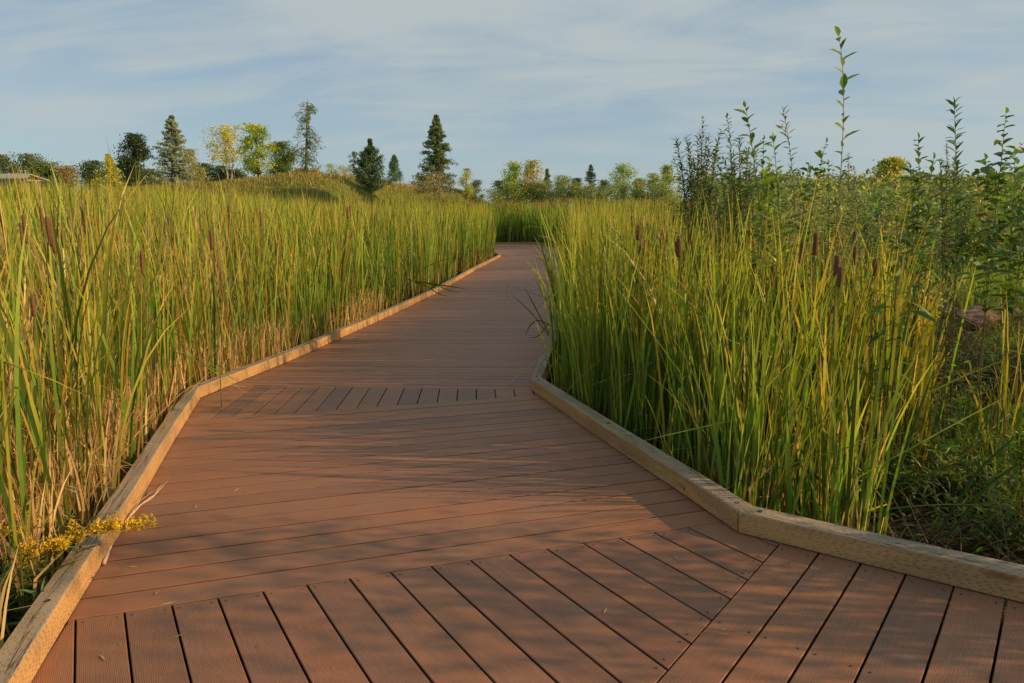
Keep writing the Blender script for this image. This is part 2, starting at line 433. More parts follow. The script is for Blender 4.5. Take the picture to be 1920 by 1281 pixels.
for i in range(0, 150):                   # last visible stretch turns left behind the reeds
    A_ = np.array([2.9, 37.6]) + (np.array([-12, 55.0]) - np.array([2.9, 37.6])) * (i / 150)
    kk = i / 150
    def along(P, f):
        L_ = [0]
        for j in range(1, len(P)): L_.append(L_[-1] + np.linalg.norm(P[j] - P[j - 1]))
        s_ = f * L_[-1]
        for j in range(1, len(P)):
            if s_ <= L_[j]: return P[j - 1] + (P[j] - P[j - 1]) * ((s_ - L_[j - 1]) / (L_[j] - L_[j - 1]))
        return P[-1]
    LL = [hit(LX, nE, 39.0)] + LO[11:]; RR = [hit(RX, nE, 39.0)] + RO[10:]
    q = [along(LL, kk + .0004), along(RR, kk + .0004), along(RR, kk + 1 / 150 - .0004), along(LL, kk + 1 / 150 - .0004)]
    e = q[1] - q[0]; board(q, np.array([-e[1], e[0]]) / np.linalg.norm(e), 0)
bw = empty('boardwalk'); tag(bw, 'reddish brown composite boardwalk winding through the reeds', kind='structure')
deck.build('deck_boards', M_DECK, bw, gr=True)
screws.build('screws', M_METAL, bw)
# joists under the boards
jm = MB()
def box_between(mb, a_, b_, wdt, z0, z1):
    a_ = np.asarray(a_); b_ = np.asarray(b_); e = (b_ - a_) / np.linalg.norm(b_ - a_); n = np.array([e[1], -e[0]]) * wdt / 2
    b0 = len(mb.v)
    for z in (z0, z1):
        for p in (a_ - n, b_ - n, b_ + n, a_ + n): mb.v.append(D(p[0], p[1], z))
    for q in ((0, 1, 2, 3), (7, 6, 5, 4), (0, 4, 5, 1), (1, 5, 6, 2), (2, 6, 7, 3), (3, 7, 4, 0)): mb.f.append(tuple(b0 + k for k in q))
for f in (.04, .35, .65, .96):
    for k in range(1, len(LEFT) - 3):
        a_ = LEFT[k] + (RIGHT[k] - LEFT[k]) * f; b_ = LEFT[k + 1] + (RIGHT[k + 1] - LEFT[k + 1]) * f
        box_between(jm, a_, b_, .045, -.24, -.031)
for j, y_ in enumerate(np.arange(1.2, 2.6, .42)): box_between(jm, (-1.7, y_ + .1 * j), (1.6, y_ + .1 * j - .2), .045, -.25 - .003 * j, -.036)
jm.build('joists', M_JOIST, bw)

# ------------------------------------------------------------ kerb timbers
tid = [0]
def timber(a_in, b_in, side, label, ang_a=0.0, ang_b=0.0, wd=.09, ht=.089, lift=.006, bolts=True, shift=0.0):
    """a_in->b_in is the inner foot line; side=+1 body lies to the right of it, -1 to the left"""
    a_in = np.asarray(a_in, float); b_in = np.asarray(b_in, float); e = b_in - a_in; L_ = np.linalg.norm(e); e = e / L_
    n = np.array([e[1], -e[0]]) * side
    a_in = a_in + n * shift; b_in = b_in + n * shift
    tid[0] += 1; mb = MB(); ch = .006
    prof = [(0, lift), (0, lift + ht - ch), (ch * .5, lift + ht - ch * .35), (ch, lift + ht), (wd - ch, lift + ht), (wd, lift + ht - ch), (wd, lift)]
    vs = [0.0]
    for k in range(1, len(prof)): vs.append(vs[-1] + math.dist(prof[k], prof[k - 1]))
    ns = max(2, int(L_ / .12)); ph = random.random() * 6
    for s_ in range(ns + 1):
        f = s_ / ns
        for k, (o_, z) in enumerate(prof):
            u_ = f * L_
            if s_ == 0: u_ += o_ * ang_a
            if s_ == ns: u_ -= o_ * ang_b
            wob = .0022 * sin(u_ * 3 + ph) + (random.uniform(-.0012, .0012) if 1 <= k <= 3 else 0)
            p = a_in + e * u_ + n * (o_ + wob)
            mb.v.append(D(p[0], p[1], z + .0012 * sin(u_ * 2.3 + ph * 2))); mb.g.append((u_ + tid[0] * 3.7, vs[k], tid[0]))
    K = len(prof)
    for s_ in range(ns):
        for k in range(K):
            k2 = (k + 1) % K; q = (s_ * K + k, s_ * K + k2, (s_ + 1) * K + k2, (s_ + 1) * K + k)
            mb.f.append(q if side > 0 else q[::-1])
    mb.f.append(tuple(range(K))[::-1] if side > 0 else tuple(range(K))); mb.f.append(tuple(ns * K + k for k in range(K)) if side > 0 else tuple(ns * K + k for k in range(K))[::-1])
    mid = D(*((a_in + b_in) / 2 + n * wd / 2), lift)
    r = empty('kerb_timber', mid); tag(r, label, 'kerb timber', 'timbers edging the boardwalk')
    mb.build('timber_beam', M_TIMBER, r, gr=True)
    if bolts:
        for u_ in ([.07, L_ - .07] if L_ < 1.6 else [.07, L_ * .5, L_ - .07]):
            p = a_in + e * u_ + n * wd * .5; bm = MB(); zt = lift + ht
            rr = .011; N = 12
            for z, q in ((zt + .0005, rr), (zt + .0022, rr * .92), (zt + .0024, rr * .6), (zt + .001, rr * .5)):
                for k in range(N): bm.v.append(D(p[0] + q * cos(2 * pi * k / N), p[1] + q * sin(2 * pi * k / N), z))
            for j in range(3):
                for k in range(N): bm.f.append((j * N + k, j * N + (k + 1) % N, (j + 1) * N + (k + 1) % N, (j + 1) * N + k))
            bm.f.append(tuple(3 * N + k for k in range(N)))
            bm.build('bolt', M_METAL, r)
    return r
def tmit(A, B, C):                        # tan of half the turn at B
    e1 = (B - A) / np.linalg.norm(B - A); e2 = (C - B) / np.linalg.norm(C - B)
    return tan(math.asin(max(-1, min(1, e1[0] * e2[1] - e1[1] * e2[0]))) / 2)
# right side, walking away from the camera (body to the right)
mR = tmit(RIGHT[0], RIGHT[1], RIGHT[2]); g = .0032
eu = lambda a_, b_: (b_ - a_) / np.linalg.norm(b_ - a_)
timber(RIGHT[0], RIGHT[1] - eu(RIGHT[0], RIGHT[1]) * g, 1, 'weathered square timber running off the right edge of the picture beside dark ground', 0, -mR)
mR2 = tmit(RIGHT[1], RIGHT[2], RIGHT[3])
timber(RIGHT[1] + eu(RIGHT[1], RIGHT[2]) * g, RIGHT[2] - eu(RIGHT[1], RIGHT[2]) * g, 1, 'knotty weathered timber between the two right hand bends, at the foot of green reeds', -mR, -mR2)
def run(P, k0, k1, side, labels, mit0, cuts):
    for j, (a_, b_, lb) in enumerate(zip(cuts[:-1], cuts[1:], labels)):
        e = eu(np.array(a_), np.array(b_))
        timber(np.array(a_) + e * (.001 if j == 0 else .002), np.array(b_) - e * .002, side, lb, mit0 if j == 0 else 0, 0,
               bolts=j < 2, shift=(0 if j == 0 else random.uniform(-.004, .004)))
run(RIGHT, 2, 4, 1, ['weathered timber past the inner right bend, half hidden by leaning reeds', 'timber farther on the right, almost buried in green reeds'],
    -mR2, [RIGHT[2], RIGHT[3], RIGHT[4]])
for k in range(4, 9): timber(RIGHT[k], RIGHT[k + 1], 1, ['timber hidden among the right hand reeds at mid distance', 'timber hidden behind the right hand reeds beyond mid distance',
     'timber behind the drooping reeds before the far bend', 'timber behind the reeds where the far bend begins', 'timber at the right start of the far bend'][k - 4], bolts=False)
timber(RIGHT[9], RIGHT[10], 1, 'brown timber at the right end of the far kerb', bolts=False)
timber(RIGHT[10], RIGHT[11], 1, 'brown timber left of the right end piece on the far bend', bolts=False)
timber(RIGHT[11], RIGHT[12], 1, 'long shaded brown timber crossing the view at the far end of the boardwalk', bolts=False)
timber(RIGHT[12], RIGHT[13], 1, 'timber of the far bend going out of sight behind the left reeds', bolts=False)
# left side (body to the left)
mL = tmit(LEFT[0], LEFT[1], LEFT[2]); mL2 = tmit(LEFT[1], LEFT[2], LEFT[3])
midL = LEFT[1] + (LEFT[2] - LEFT[1]) * .0
timber(LEFT[0], LEFT[2] - eu(LEFT[1], LEFT[2]) * g, -1, 'cracked sunlit timber running from the lower left corner under the goldenrod', 0, mL2)
labs = ['golden timber just past the left bend beside dry reeds', 'second golden timber along the left edge past the bend', 'third golden timber on the left edge, striped with reed shadows',
        'fourth golden timber on the left edge, beside bright green reeds', 'left edge timber with dark green blades bent over it', 'orange timber on the left edge beside rusty low weeds',
        'short bright timber ending at the far left corner', ]
pts = [LEFT[2], LEFT[3], LEFT[4] * .4 + LEFT[5] * .6 - np.array([0, .6]), LEFT[5], LEFT[6], LEFT[7], LEFT[8]]
pts = [LEFT[2], LEFT[3], LEFT[4], LEFT[5], LEFT[6], LEFT[7], LEFT[8]]
for j in range(6):
    e = eu(pts[j], pts[j + 1])
    timber(pts[j] + e * .001, pts[j + 1] - e * .002, -1, labs[j] if j < 5 else labs[6], mL2 if j == 0 else 0, 0, bolts=j < 3, shift=[0, 0, .002, -.003, 0, 0][j])
timber(LEFT[8] + np.array([0, .0]), LEFT[9], -1, 'small grey timber just round the far left corner', bolts=False)
timber(LEFT[9], LEFT[10], -1, 'timber beyond the far left corner, partly behind reeds', bolts=False)
timber(LEFT[10], LEFT[11], -1, 'timber on the inner side of the far bend, behind reeds', bolts=False)

# ------------------------------------------------------------ ground
MX = np.array([-60, -42, -30, -21.8, -16.5, -11.1, -6.6, -3.7, -1.2, 1.5, 8])
MZ = np.array([1.0, 2.6, 3.8, 4.35, 5.0, 4.8, 4.35, 4.0, 2.6, .9, .5])
def zg(x, y):
    x = np.asarray(x, float); y = np.asarray(y, float)
    z = -0.42 + 0 * x
    prof = np.interp(x * 55 / np.maximum(y, 30), MX, MZ)
    xr = x * 55 / np.maximum(y, 30); st = 12 * smoothstep(-15, -6, xr); m_ = smoothstep(42 + st, 56 + st * .6, y) * (1 - .5 * smoothstep(75, 130, y))
    z = z + (prof + .42) * m_ * (1 - smoothstep(5, 14, x))
    bank = smoothstep(2.9, 4.5, x - .06 * y) * smoothstep(3.2, 6.4, y) * 1.15
    z = z + bank * (.55 + .35 * smoothstep(8, 30, y))
    z = z + .25 * smoothstep(50, 60, y) * smoothstep(-2, 10, x)
    z = z + .035 * vnoise(x, y, 1.1, 1) + .02 * vnoise(x, y, 4, 2)
    return z
def grid(xs, ys):
    X, Y = np.meshgrid(xs, ys); Z = zg(X, Y)
    far = np.hypot(X, Y) > 160; Z = np.where(far, np.minimum(Z, .9), Z)
    V = np.stack([X.ravel(), Y.ravel(), Z.ravel()], 1)
    nx, ny = len(xs), len(ys); i, j = np.meshgrid(np.arange(nx - 1), np.arange(ny - 1)); a = (j * nx + i).ravel()
    return V, np.stack([a, a + 1, a + 1 + nx, a + nx], 1)
xs = np.concatenate([np.linspace(-3000, -70, 14), np.linspace(-60, -15, 50), np.linspace(-14.5, 14.5, 150), np.linspace(15, 60, 40), np.linspace(70, 3000, 14)])
ys = np.concatenate([[-300, -60, -20], np.linspace(-8, 14, 110), np.linspace(14.5, 80, 120), np.linspace(85, 200, 20), [300, 500, 900, 1800, 4000]])
V, Fq = grid(xs, ys)
tag(mesh_np('ground', V, Fq, M_SOIL, smooth=True), 'dark marsh soil rising to a dry grassy mound', kind='structure')

# ------------------------------------------------------------ blade generator (numpy strips)
def blades(bx, by, bz, L, th0, az, curl, fold, width, face, c0, c1, c2, nseg=6, twist=.8, taper=.62):
    N = len(bx); t_ = np.linspace(0, 1, nseg + 1)[None, :]
    th = th0[:, None] + curl[:, None] * t_ ** 2.6
    fo, ft = fold
    th = th + fo[:, None] * (t_ > ft[:, None])
    th = np.clip(th, -2.7, 2.7)
    dL = (L / nseg)[:, None]
    dh = np.sin(th) * dL; dz = np.cos(th) * dL
    h = np.concatenate([np.zeros((N, 1)), np.cumsum(dh[:, :-1], 1)], 1); z = np.concatenate([np.zeros((N, 1)), np.cumsum(dz[:, :-1], 1)], 1)
    X = bx[:, None] + h * np.cos(az)[:, None]; Y = by[:, None] + h * np.sin(az)[:, None]; Z = bz[:, None] + z
    wp = np.where(t_ < taper, .75 + .25 * np.sin(t_ / taper * pi * .5), np.sqrt(np.clip(1 - (np.maximum(t_ - taper, 0) / (1 - taper)) ** 1.6, 0.0006, 1)))
    hw = width[:, None] * .5 * wp; ph = face[:, None] + twist * t_
    sx, sy = np.cos(ph) * hw, np.sin(ph) * hw
    V = np.empty((N, nseg + 1, 2, 3), np.float32)
    V[:, :, 0, 0] = X - sx; V[:, :, 0, 1] = Y - sy; V[:, :, 0, 2] = Z
    V[:, :, 1, 0] = X + sx; V[:, :, 1, 1] = Y + sy; V[:, :, 1, 2] = Z
    tt = t_[:, :, None]
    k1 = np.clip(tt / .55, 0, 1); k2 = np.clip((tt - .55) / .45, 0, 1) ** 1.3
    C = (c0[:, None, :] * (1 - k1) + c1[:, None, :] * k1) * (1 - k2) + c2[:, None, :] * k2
    C = np.repeat(C[:, :, None, :], 2, 2)
    base = (np.arange(N) * (nseg + 1) * 2)[:, None]; s_ = np.arange(nseg)[None, :] * 2
    a = (base + s_).ravel(); Fq = np.stack([a, a + 1, a + 3, a + 2], 1)
    return V.reshape(-1, 3), Fq, C.reshape(-1, 3)
def join(parts):
    Vs, Fs, Cs = [], [], []; o = 0
    for V, Fq, C in parts: Vs.append(V); Fs.append(Fq + o); Cs.append(C); o += len(V)
    return np.concatenate(Vs), np.concatenate(Fs), np.concatenate(Cs)
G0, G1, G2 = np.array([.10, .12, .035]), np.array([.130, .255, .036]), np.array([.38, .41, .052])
TAN = np.array([.66, .49, .26]); RUST = np.array([.27, .115, .035]); YEL = np.array([.58, .43, .07]); BRN = np.array([.17, .10, .05])
def inside_left(x, y, m_=.12):
    P = LO; px_ = np.interp(y, [p[1] for p in P], [p[0] for p in P]); return x < px_ - m_
def right_edge(y):
    yy = [p[1] for p in RO[1:12]]; xx = [p[0] for p in RO[1:12]]
    return np.interp(y, yy, xx)
def reed_colors(N, dry, yel):
    r = rng.random(N)[:, None]; j = (rng.normal(1, .16, N))[:, None]; j2 = rng.normal(0, 1, (N, 1))
    j = j * np.where(rng.random((N, 1)) < .45, rng.uniform(.28, .75, (N, 1)), 1.12)
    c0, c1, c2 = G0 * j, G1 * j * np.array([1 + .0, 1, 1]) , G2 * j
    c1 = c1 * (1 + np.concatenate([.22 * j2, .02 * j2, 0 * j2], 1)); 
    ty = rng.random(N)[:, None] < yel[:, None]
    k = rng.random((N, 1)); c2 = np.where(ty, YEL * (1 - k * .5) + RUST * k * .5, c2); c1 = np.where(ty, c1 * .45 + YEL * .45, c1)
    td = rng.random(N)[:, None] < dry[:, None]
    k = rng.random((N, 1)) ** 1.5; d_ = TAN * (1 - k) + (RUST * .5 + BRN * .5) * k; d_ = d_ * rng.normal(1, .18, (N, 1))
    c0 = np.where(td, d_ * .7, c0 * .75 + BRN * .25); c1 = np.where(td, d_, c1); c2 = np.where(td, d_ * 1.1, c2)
    return np.clip(c0, .008, .8), np.clip(c1, .008, .8), np.clip(c2, .008, .8), td[:, 0]
def reed_bed(xy, ztop, n_leaf, wd, dryf, yelf, nseg=6, lean=.13, lean_dir=None, lodgef=.03):
    """xy clumps -> strips"""
    x = np.repeat(xy[:, 0], n_leaf); y = np.repeat(xy[:, 1], n_leaf); N = len(x)
    caz = np.repeat(rng.random(len(xy)) * 2 * pi, n_leaf)
    az = caz + rng.integers(0, 2, N) * pi + rng.normal(0, .6, N)
    x = x + rng.normal(0, .022, N); y = y + rng.normal(0, .022, N)
    z0 = zg(x, y) - .05
    hz = np.repeat(ztop(xy[:, 0], xy[:, 1]) * 1.0 + rng.normal(0, .11, len(xy)), n_leaf)
    L = (hz - z0) * np.clip(1.06 - np.abs(rng.normal(0, .26, N)), .35, 1.08)
    d = np.repeat(dryf(xy[:, 0], xy[:, 1]), n_leaf); yl = np.repeat(yelf(xy[:, 0], xy[:, 1]), n_leaf)
    c0, c1, c2, isdry = reed_colors(N, d, yl)
    L = np.where(isdry, L * rng.uniform(.5, 1.03, N), L)
    th0 = np.abs(rng.normal(.02, lean * .68, N)); curl = np.abs(rng.normal(.06, .36, N))
    fold = np.where(rng.random(N) < np.where(isdry, .45, .13), rng.uniform(.4, 2.1, N), 0); ft = rng.uniform(.35, .9, N)
    lod = (rng.random(N) < np.where(isdry, .14, lodgef)) & (inside_left(x, y, .8) | (x > right_edge(y) + .9)) & ~((x > 0) & (y < 3.6))
    L = np.where(lod, L * .75, L)
    near = ~(inside_left(x, y, .5) | (x > right_edge(y) + .5)); 
    th0 = np.where(lod, rng.uniform(.35, 1.1, N), th0); th0 = np.where(near, np.minimum(th0, .16), th0); L = np.where(near & isdry, np.minimum(L, .8), L)
    wdt = wd * rng.uniform(.5, 1.35, N) * np.where(isdry, .8, 1)
    return blades(x, y, z0, L, th0, az, curl, (fold, ft), wdt, rng.random(N) * pi, c0, c1, c2, nseg)
def scatter(n, x0, x1, y0, y1): return np.stack([rng.uniform(x0, x1, n), rng.uniform(y0, y1, n)], 1)

TOPL = lambda x, y: 1.26 + np.minimum(y, 60) * (.030 + .020 * smoothstep(.22, .5, -x / np.maximum(y, .5))) + .08 * smoothstep(.42, .66, -x / np.maximum(y, .5)) * smoothstep(3, 6, y) + .06 * vnoise(x, y, 1.3, 3)
DRYL = lambda x, y: .24 + .42 * (1 - smoothstep(7, 12, y)) * (.75 + .5 * vnoise(x, y, .9, 5)) + .10 * (vnoise(x, y, .5, 6) > .35)
YELL = lambda x, y: .17 + .16 * (1 - smoothstep(6, 10, y)) + .10 * vnoise(x, y, .8, 7)
parts = []
def left_pts(n, x0, x1, y0, y1, edge=.10):
    p = scatter(n, x0, x1, y0, y1); return p[inside_left(p[:, 0], p[:, 1], edge) & ~((p[:, 1] < 3.1) & (p[:, 0] > -2.6) & (rng.random(len(p)) < .45))]
parts.append(reed_bed(left_pts(1050, -7.5, -1.3, 1.7, 8.5), TOPL, 9, .0142, DRYL, YELL, 8))
e_ = scatter(200, 0, .55, 1.9, 9); ex = np.interp(e_[:, 1], [p[1] for p in LO], [p[0] for p in LO]) - .05 - e_[:, 0]
parts.append(reed_bed(np.stack([ex, e_[:, 1]], 1), lambda x, y: TOPL(x, y) - .3, 7, .0125, DRYL, YELL, 8))
parts.append(reed_bed(left_pts(2600, -13, -1.2, 8.5, 18), TOPL, 8, .0155, DRYL, YELL, 6))
dp = left_pts(4600, -7.5, -1.3, 1.8, 11, .06); dp = dp[vnoise(dp[:, 0], dp[:, 1], 1.2, 51) > -.5]
parts.append(reed_bed(dp, lambda x, y: .95 + .35 * vnoise(x, y, 2, 52), 5, .0115, lambda x, y: .95 + 0 * x, YELL, 8, lean=.22))
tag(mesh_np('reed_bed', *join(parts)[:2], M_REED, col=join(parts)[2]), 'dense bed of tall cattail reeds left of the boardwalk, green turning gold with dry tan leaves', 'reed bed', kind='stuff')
parts = []
parts.append(reed_bed(left_pts(3800, -24, -.6, 18, 32), TOPL, 7, .021, DRYL, YELL, 5))
parts.append(reed_bed(left_pts(3300, -34, -.9, 32, 47), TOPL, 6, .034, DRYL, YELL, 4))
J = join(parts)
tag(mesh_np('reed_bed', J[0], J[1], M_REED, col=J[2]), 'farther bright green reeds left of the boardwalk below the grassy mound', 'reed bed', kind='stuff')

TOPR = lambda x, y: 1.10 + .036 * np.minimum(y, 60) + .05 * vnoise(x, y, 1.5, 9) - .30 * np.clip(x - 1.8, 0, 1.6)
DRYR = lambda x, y: .21 + .12 * (vnoise(x, y, .9, 11) > .1)
YELR = lambda x, y: .18 + .26 * smoothstep(1.2, 2.6, x) + 0 * y
def right_pts(n, x0, x1, y0, y1, edge=.10, lim=None):
    p = scatter(n, x0, x1, y0, y1); k = p[:, 0] > right_edge(p[:, 1]) + edge
    nr = (p - RO[1]) @ nR                   # clear of the kerb on the near right
    k &= nr > .12
    if lim is not None: k &= lim(p[:, 0], p[:, 1])
    return p[k]
LIMR = lambda x, y: (vnoise((y + .20 * x) * 3.2, x * .35, 1.6, 61) > -.22) & ((x / y < .235) | (y < 6.6)) & (x < 1.15 + (y - 2.75) * .80 + .55 * vnoise(x, y, 2.6, 81) + .35 * (vnoise(x, y, 7, 82) > .5)) & (x < 3.5 - (y - 5.2) * .5 * (y < 6.6) * (y > 5.2))
parts = []
parts.append(reed_bed(right_pts(1350, .1, 4.2, 2.8, 7.5, lim=LIMR), lambda x, y: TOPR(x, y) - .45 * (1 - smoothstep(3.0, 3.7, y + .1 * vnoise(x, y, 3, 5))) * smoothstep(.6, 1.0, x), 8, .0138, DRYR, YELR, 8, lean=.13))
e_ = scatter(190, 0, .45, 3.1, 9); ex = right_edge(e_[:, 1]) + .05 + e_[:, 0]
parts.append(reed_bed(np.stack([ex, e_[:, 1]], 1), lambda x, y: TOPR(x, y) - .25, 7, .012, DRYR, YELR, 8))
parts.append(reed_bed(right_pts(3000, .3, 5, 6.6, 16, lim=lambda x, y: x / y < .24 + .02 * np.sin(y * 3)), TOPR, 8, .015, DRYR, YELR, 6))
p = scatter(1500, 1.5, 8, -3.5, 2.4); nr = (p - RO[1]) @ nR; p = p[(nr > .35) & (p[:, 1] < 2.25 - .1 * p[:, 0]) & (vnoise(p[:, 0], p[:, 1], 2.1, 31) > .05)]
parts.append(reed_bed(p[:450], lambda x, y: 1.35 + 0 * x, 7, .016, DRYR, YELR, 6))  # reeds out of view, added for the shade they cast on the deck
J = join(parts)
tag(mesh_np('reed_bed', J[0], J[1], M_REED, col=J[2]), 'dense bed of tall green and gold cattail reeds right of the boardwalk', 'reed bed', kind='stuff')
parts = []
parts.append(reed_bed(right_pts(4200, 1, 12, 16, 38, lim=lambda x, y: x / y < .26), TOPR, 6, .025, DRYR, YELR, 5))
FARTOP = lambda x, y: np.full_like(x, 1.0) * (1.30 + .0330 * y) + .10 * vnoise(x, y, .4, 12)
fp = scatter(5200, -16, 24, 37, 60); rx_ = np.interp(fp[:, 1], [p[1] for p in RO[8:13]], [p[0] for p in RO[8:13]])
bx_ = np.interp(fp[:, 0], [-12, -5, -.98, 1.2, 2.0], [55.6, 53, 50.6, 47.6, 42.6], left=55.6, right=0)
keep = np.where(fp[:, 0] > 2.7, True, fp[:, 1] > bx_ + .35)
fp = fp[keep]
parts.append(reed_bed(fp, FARTOP, 6, .045, lambda x, y: .08 + 0 * x, lambda x, y: .10 + 0 * x, 4, lean=.06))
J = join(parts)
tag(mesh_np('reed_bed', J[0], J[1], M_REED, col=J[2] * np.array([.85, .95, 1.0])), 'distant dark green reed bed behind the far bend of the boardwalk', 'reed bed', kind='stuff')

# far seed heads: a brown haze of spikes too many to count
hp = fp[rng.random(len(fp)) < .75]; n = len(hp); hx = hp[:, 0] + rng.normal(0, .2, n); hy = hp[:, 1]
o1 = np.ones(n); cc = np.repeat((np.array([.20, .115, .06]))[None], n, 0) * rng.normal(1, .2, (n, 1))
V, Fq, C = blades(hx, hy, FARTOP(hx, hy) - rng.uniform(.15, .75, n), .28 * o1, .05 * o1, rng.random(n) * 6, 0 * o1, (0 * o1, o1), .05 * o1, rng.random(n) * 3, cc, cc, cc, 3, 2.0, .9)
tag(mesh_np('cattail_seed_heads', V, Fq, M_REED, col=C), 'brown seed heads showing above the distant reed bed', 'seed heads', kind='stuff')

# ------------------------------------------------------------ thatch of fallen leaves, low weeds, bank grass
def flat_bits(n, pts, Lr, wr, cols, zoff=.01, th=(1.15, 1.6)):
    x, y = pts[:, 0], pts[:, 1]; n = len(x)
    k = rng.random((n, 1)); c = cols[0] * (1 - k) + cols[1] * k; c = c * rng.normal(1, .2, (n, 1)); c = np.clip(c, .006, .8)
    return blades(x, y, zg(x, y) + rng.uniform(0, zoff, n), rng.uniform(*Lr, n), rng.uniform(*th, n), rng.random(n) * 2 * pi, rng.normal(.1, .3, n),
                  (0 * x, 1 + 0 * x), rng.uniform(*wr, n), rng.random(n) * pi, c, c, c, 4)
p1 = scatter(9000, .9, 7, 1.2, 8); nr = (p1 - RO[1]) @ nR; p1 = p1[nr > .10]
p2 = left_pts(6000, -6, -1.2, 1.9, 9, .5)
J = join([flat_bits(0, p1, (.12, .55), (.003, .009), (np.array([.13, .095, .06]), np.array([.26, .19, .12])), .12, (.9, 1.6)),
          flat_bits(0, p2, (.2, .7), (.004, .012), (np.array([.16, .11, .06]), np.array([.36, .26, .15])), .35, (.8, 1.7))])
tag(mesh_np('dead_thatch', J[0], J[1], M_GRASS, col=J[2]), 'tangle of dead brown leaves and twigs on the marsh floor', 'dead leaves', kind='stuff')
# bank grasses on the right
def tufts(pts, H, wd, ca, cb, nseg=4, lean=.3):
    x, y = pts[:, 0], pts[:, 1]; n = len(x); k = rng.random((n, 1)); c = (ca * (1 - k) + cb * k) * rng.normal(1, .15, (n, 1)); c = np.clip(c, .006, .8)
    hh = H(x, y) if callable(H) else H
    return blades(x, y, zg(x, y) - .02, hh * rng.uniform(.5, 1.1, n), np.abs(rng.normal(0, lean, n)), rng.random(n) * 2 * pi, np.abs(rng.normal(.3, .4, n)),
                  (0 * x, 1 + 0 * x), wd * rng.uniform(.6, 1.3, n), rng.random(n) * pi, c * .7, c, c * 1.15, nseg)
q = scatter(60000, 2.6, 12, 3.0, 15); q = q[q[:, 0] > 1.9 + (q[:, 1] - 2.9) * .62]
q = q[~((q[:, 0] / q[:, 1] > .60) & (q[:, 0] / q[:, 1] < .74) & (q[:, 1] > 5.6) & (q[:, 1] < 7.6) & (rng.random(len(q)) < .85))]
red = (vnoise(q[:, 0], q[:, 1], 1.0, 21) > -.15) & (q[:, 1] < 8.2)
J = join([tufts(q[red], .38, .005, np.array([.30, .13, .06]), np.array([.42, .29, .11])), tufts(q[~red], .55, .010, np.array([.13, .22, .03]), np.array([.28, .33, .05]))])
tag(mesh_np('bank_grass', J[0], J[1], M_GRASS, col=J[2]), 'fine reddish and green grasses on the low bank at the right', 'grass', kind='stuff')
q = np.concatenate([scatter(38000, -34, 2, 45, 66), scatter(9000, 12, 60, 15, 50)]); q = q[(q[:, 0] > 10) | (zg(q[:, 0], q[:, 1]) > 1.2)]
J = tufts(q, .42, .035, np.array([.20, .20, .045]), np.array([.40, .32, .10]), 3, .25)
tag(mesh_np('mound_grass', J[0], J[1], M_GRASS, col=J[2]), 'dry golden grass covering the mound behind the reeds', 'grass', kind='stuff')

# ------------------------------------------------------------ leaf shapes
def leaf_quads(C, dirs, ups, ln, wd, col, fold=.25, droop=.2):
    """folded lance leaves: base, two sides, tip with a midrib (2 tris + 2 quads as quads)"""
    N = len(C); d = dirs / np.linalg.norm(dirs, axis=1, keepdims=True)
    s = np.cross(d, ups); s /= (np.linalg.norm(s, axis=1, keepdims=True) + 1e-9); n = np.cross(s, d)
    ln = ln[:, None]; wd = wd[:, None]
    p0 = C; m1 = C + d * ln * .33 + n * ln * .02; m2 = C + d * ln * .68 - n * ln * droop * .25; tip = C + d * ln - n * ln * droop * .6
    V = np.stack([p0, m1 - s * wd * .5 + n * wd * fold, m1, m1 + s * wd * .5 + n * wd * fold,
                  m2 - s * wd * .38 + n * wd * fold, m2, m2 + s * wd * .38 + n * wd * fold, tip], 1)
    b = (np.arange(N) * 8)[:, None]
    T = np.array([[0, 1, 2, 2], [0, 2, 3, 3], [1, 4, 5, 2], [2, 5, 6, 3], [4, 7, 5, 5], [5, 7, 6, 6]])
    # triangles only, to avoid degenerate quads
    T3 = np.array([[0, 1, 2], [0, 2, 3], [1, 4, 5], [1, 5, 2], [2, 5, 6], [2, 6, 3], [4, 7, 5], [5, 7, 6]])
    Fq = (b[:, :, None] + T3[None]).reshape(-1, 3)
    return V.reshape(-1, 3), Fq, np.repeat(col, 8, 0)
def diamonds(C, size, col, aspect=.6, flat=0.0):  # size: number or one per leaf
    N = len(C); d = rng.normal(0, 1, (N, 3)); d[:, 2] *= (1 - flat); d /= np.linalg.norm(d, axis=1, keepdims=True)
    e = rng.normal(0, 1, (N, 3)); s = np.cross(d, e); s /= np.linalg.norm(s, axis=1, keepdims=True)
    sz = (np.asarray(size) * rng.uniform(.6, 1.3, N))[:, None]
    V = np.stack([C - d * sz * .5, C + s * sz * aspect * .5, C + d * sz * .5, C - s * sz * aspect * .5], 1)
    a = (np.arange(N) * 4)[:, None]
    return V.reshape(-1, 3), a + np.arange(4)[None], np.repeat(col, 4, 0)
def jit(c, n, s=.18, hue=.12):
    c = np.asarray(c, float)[None] * rng.normal(1, s, (n, 1)); c = c * (1 + rng.normal(0, hue, (n, 1)) * np.array([[1, .1, -.3]])); return np.clip(c, .005, .9)

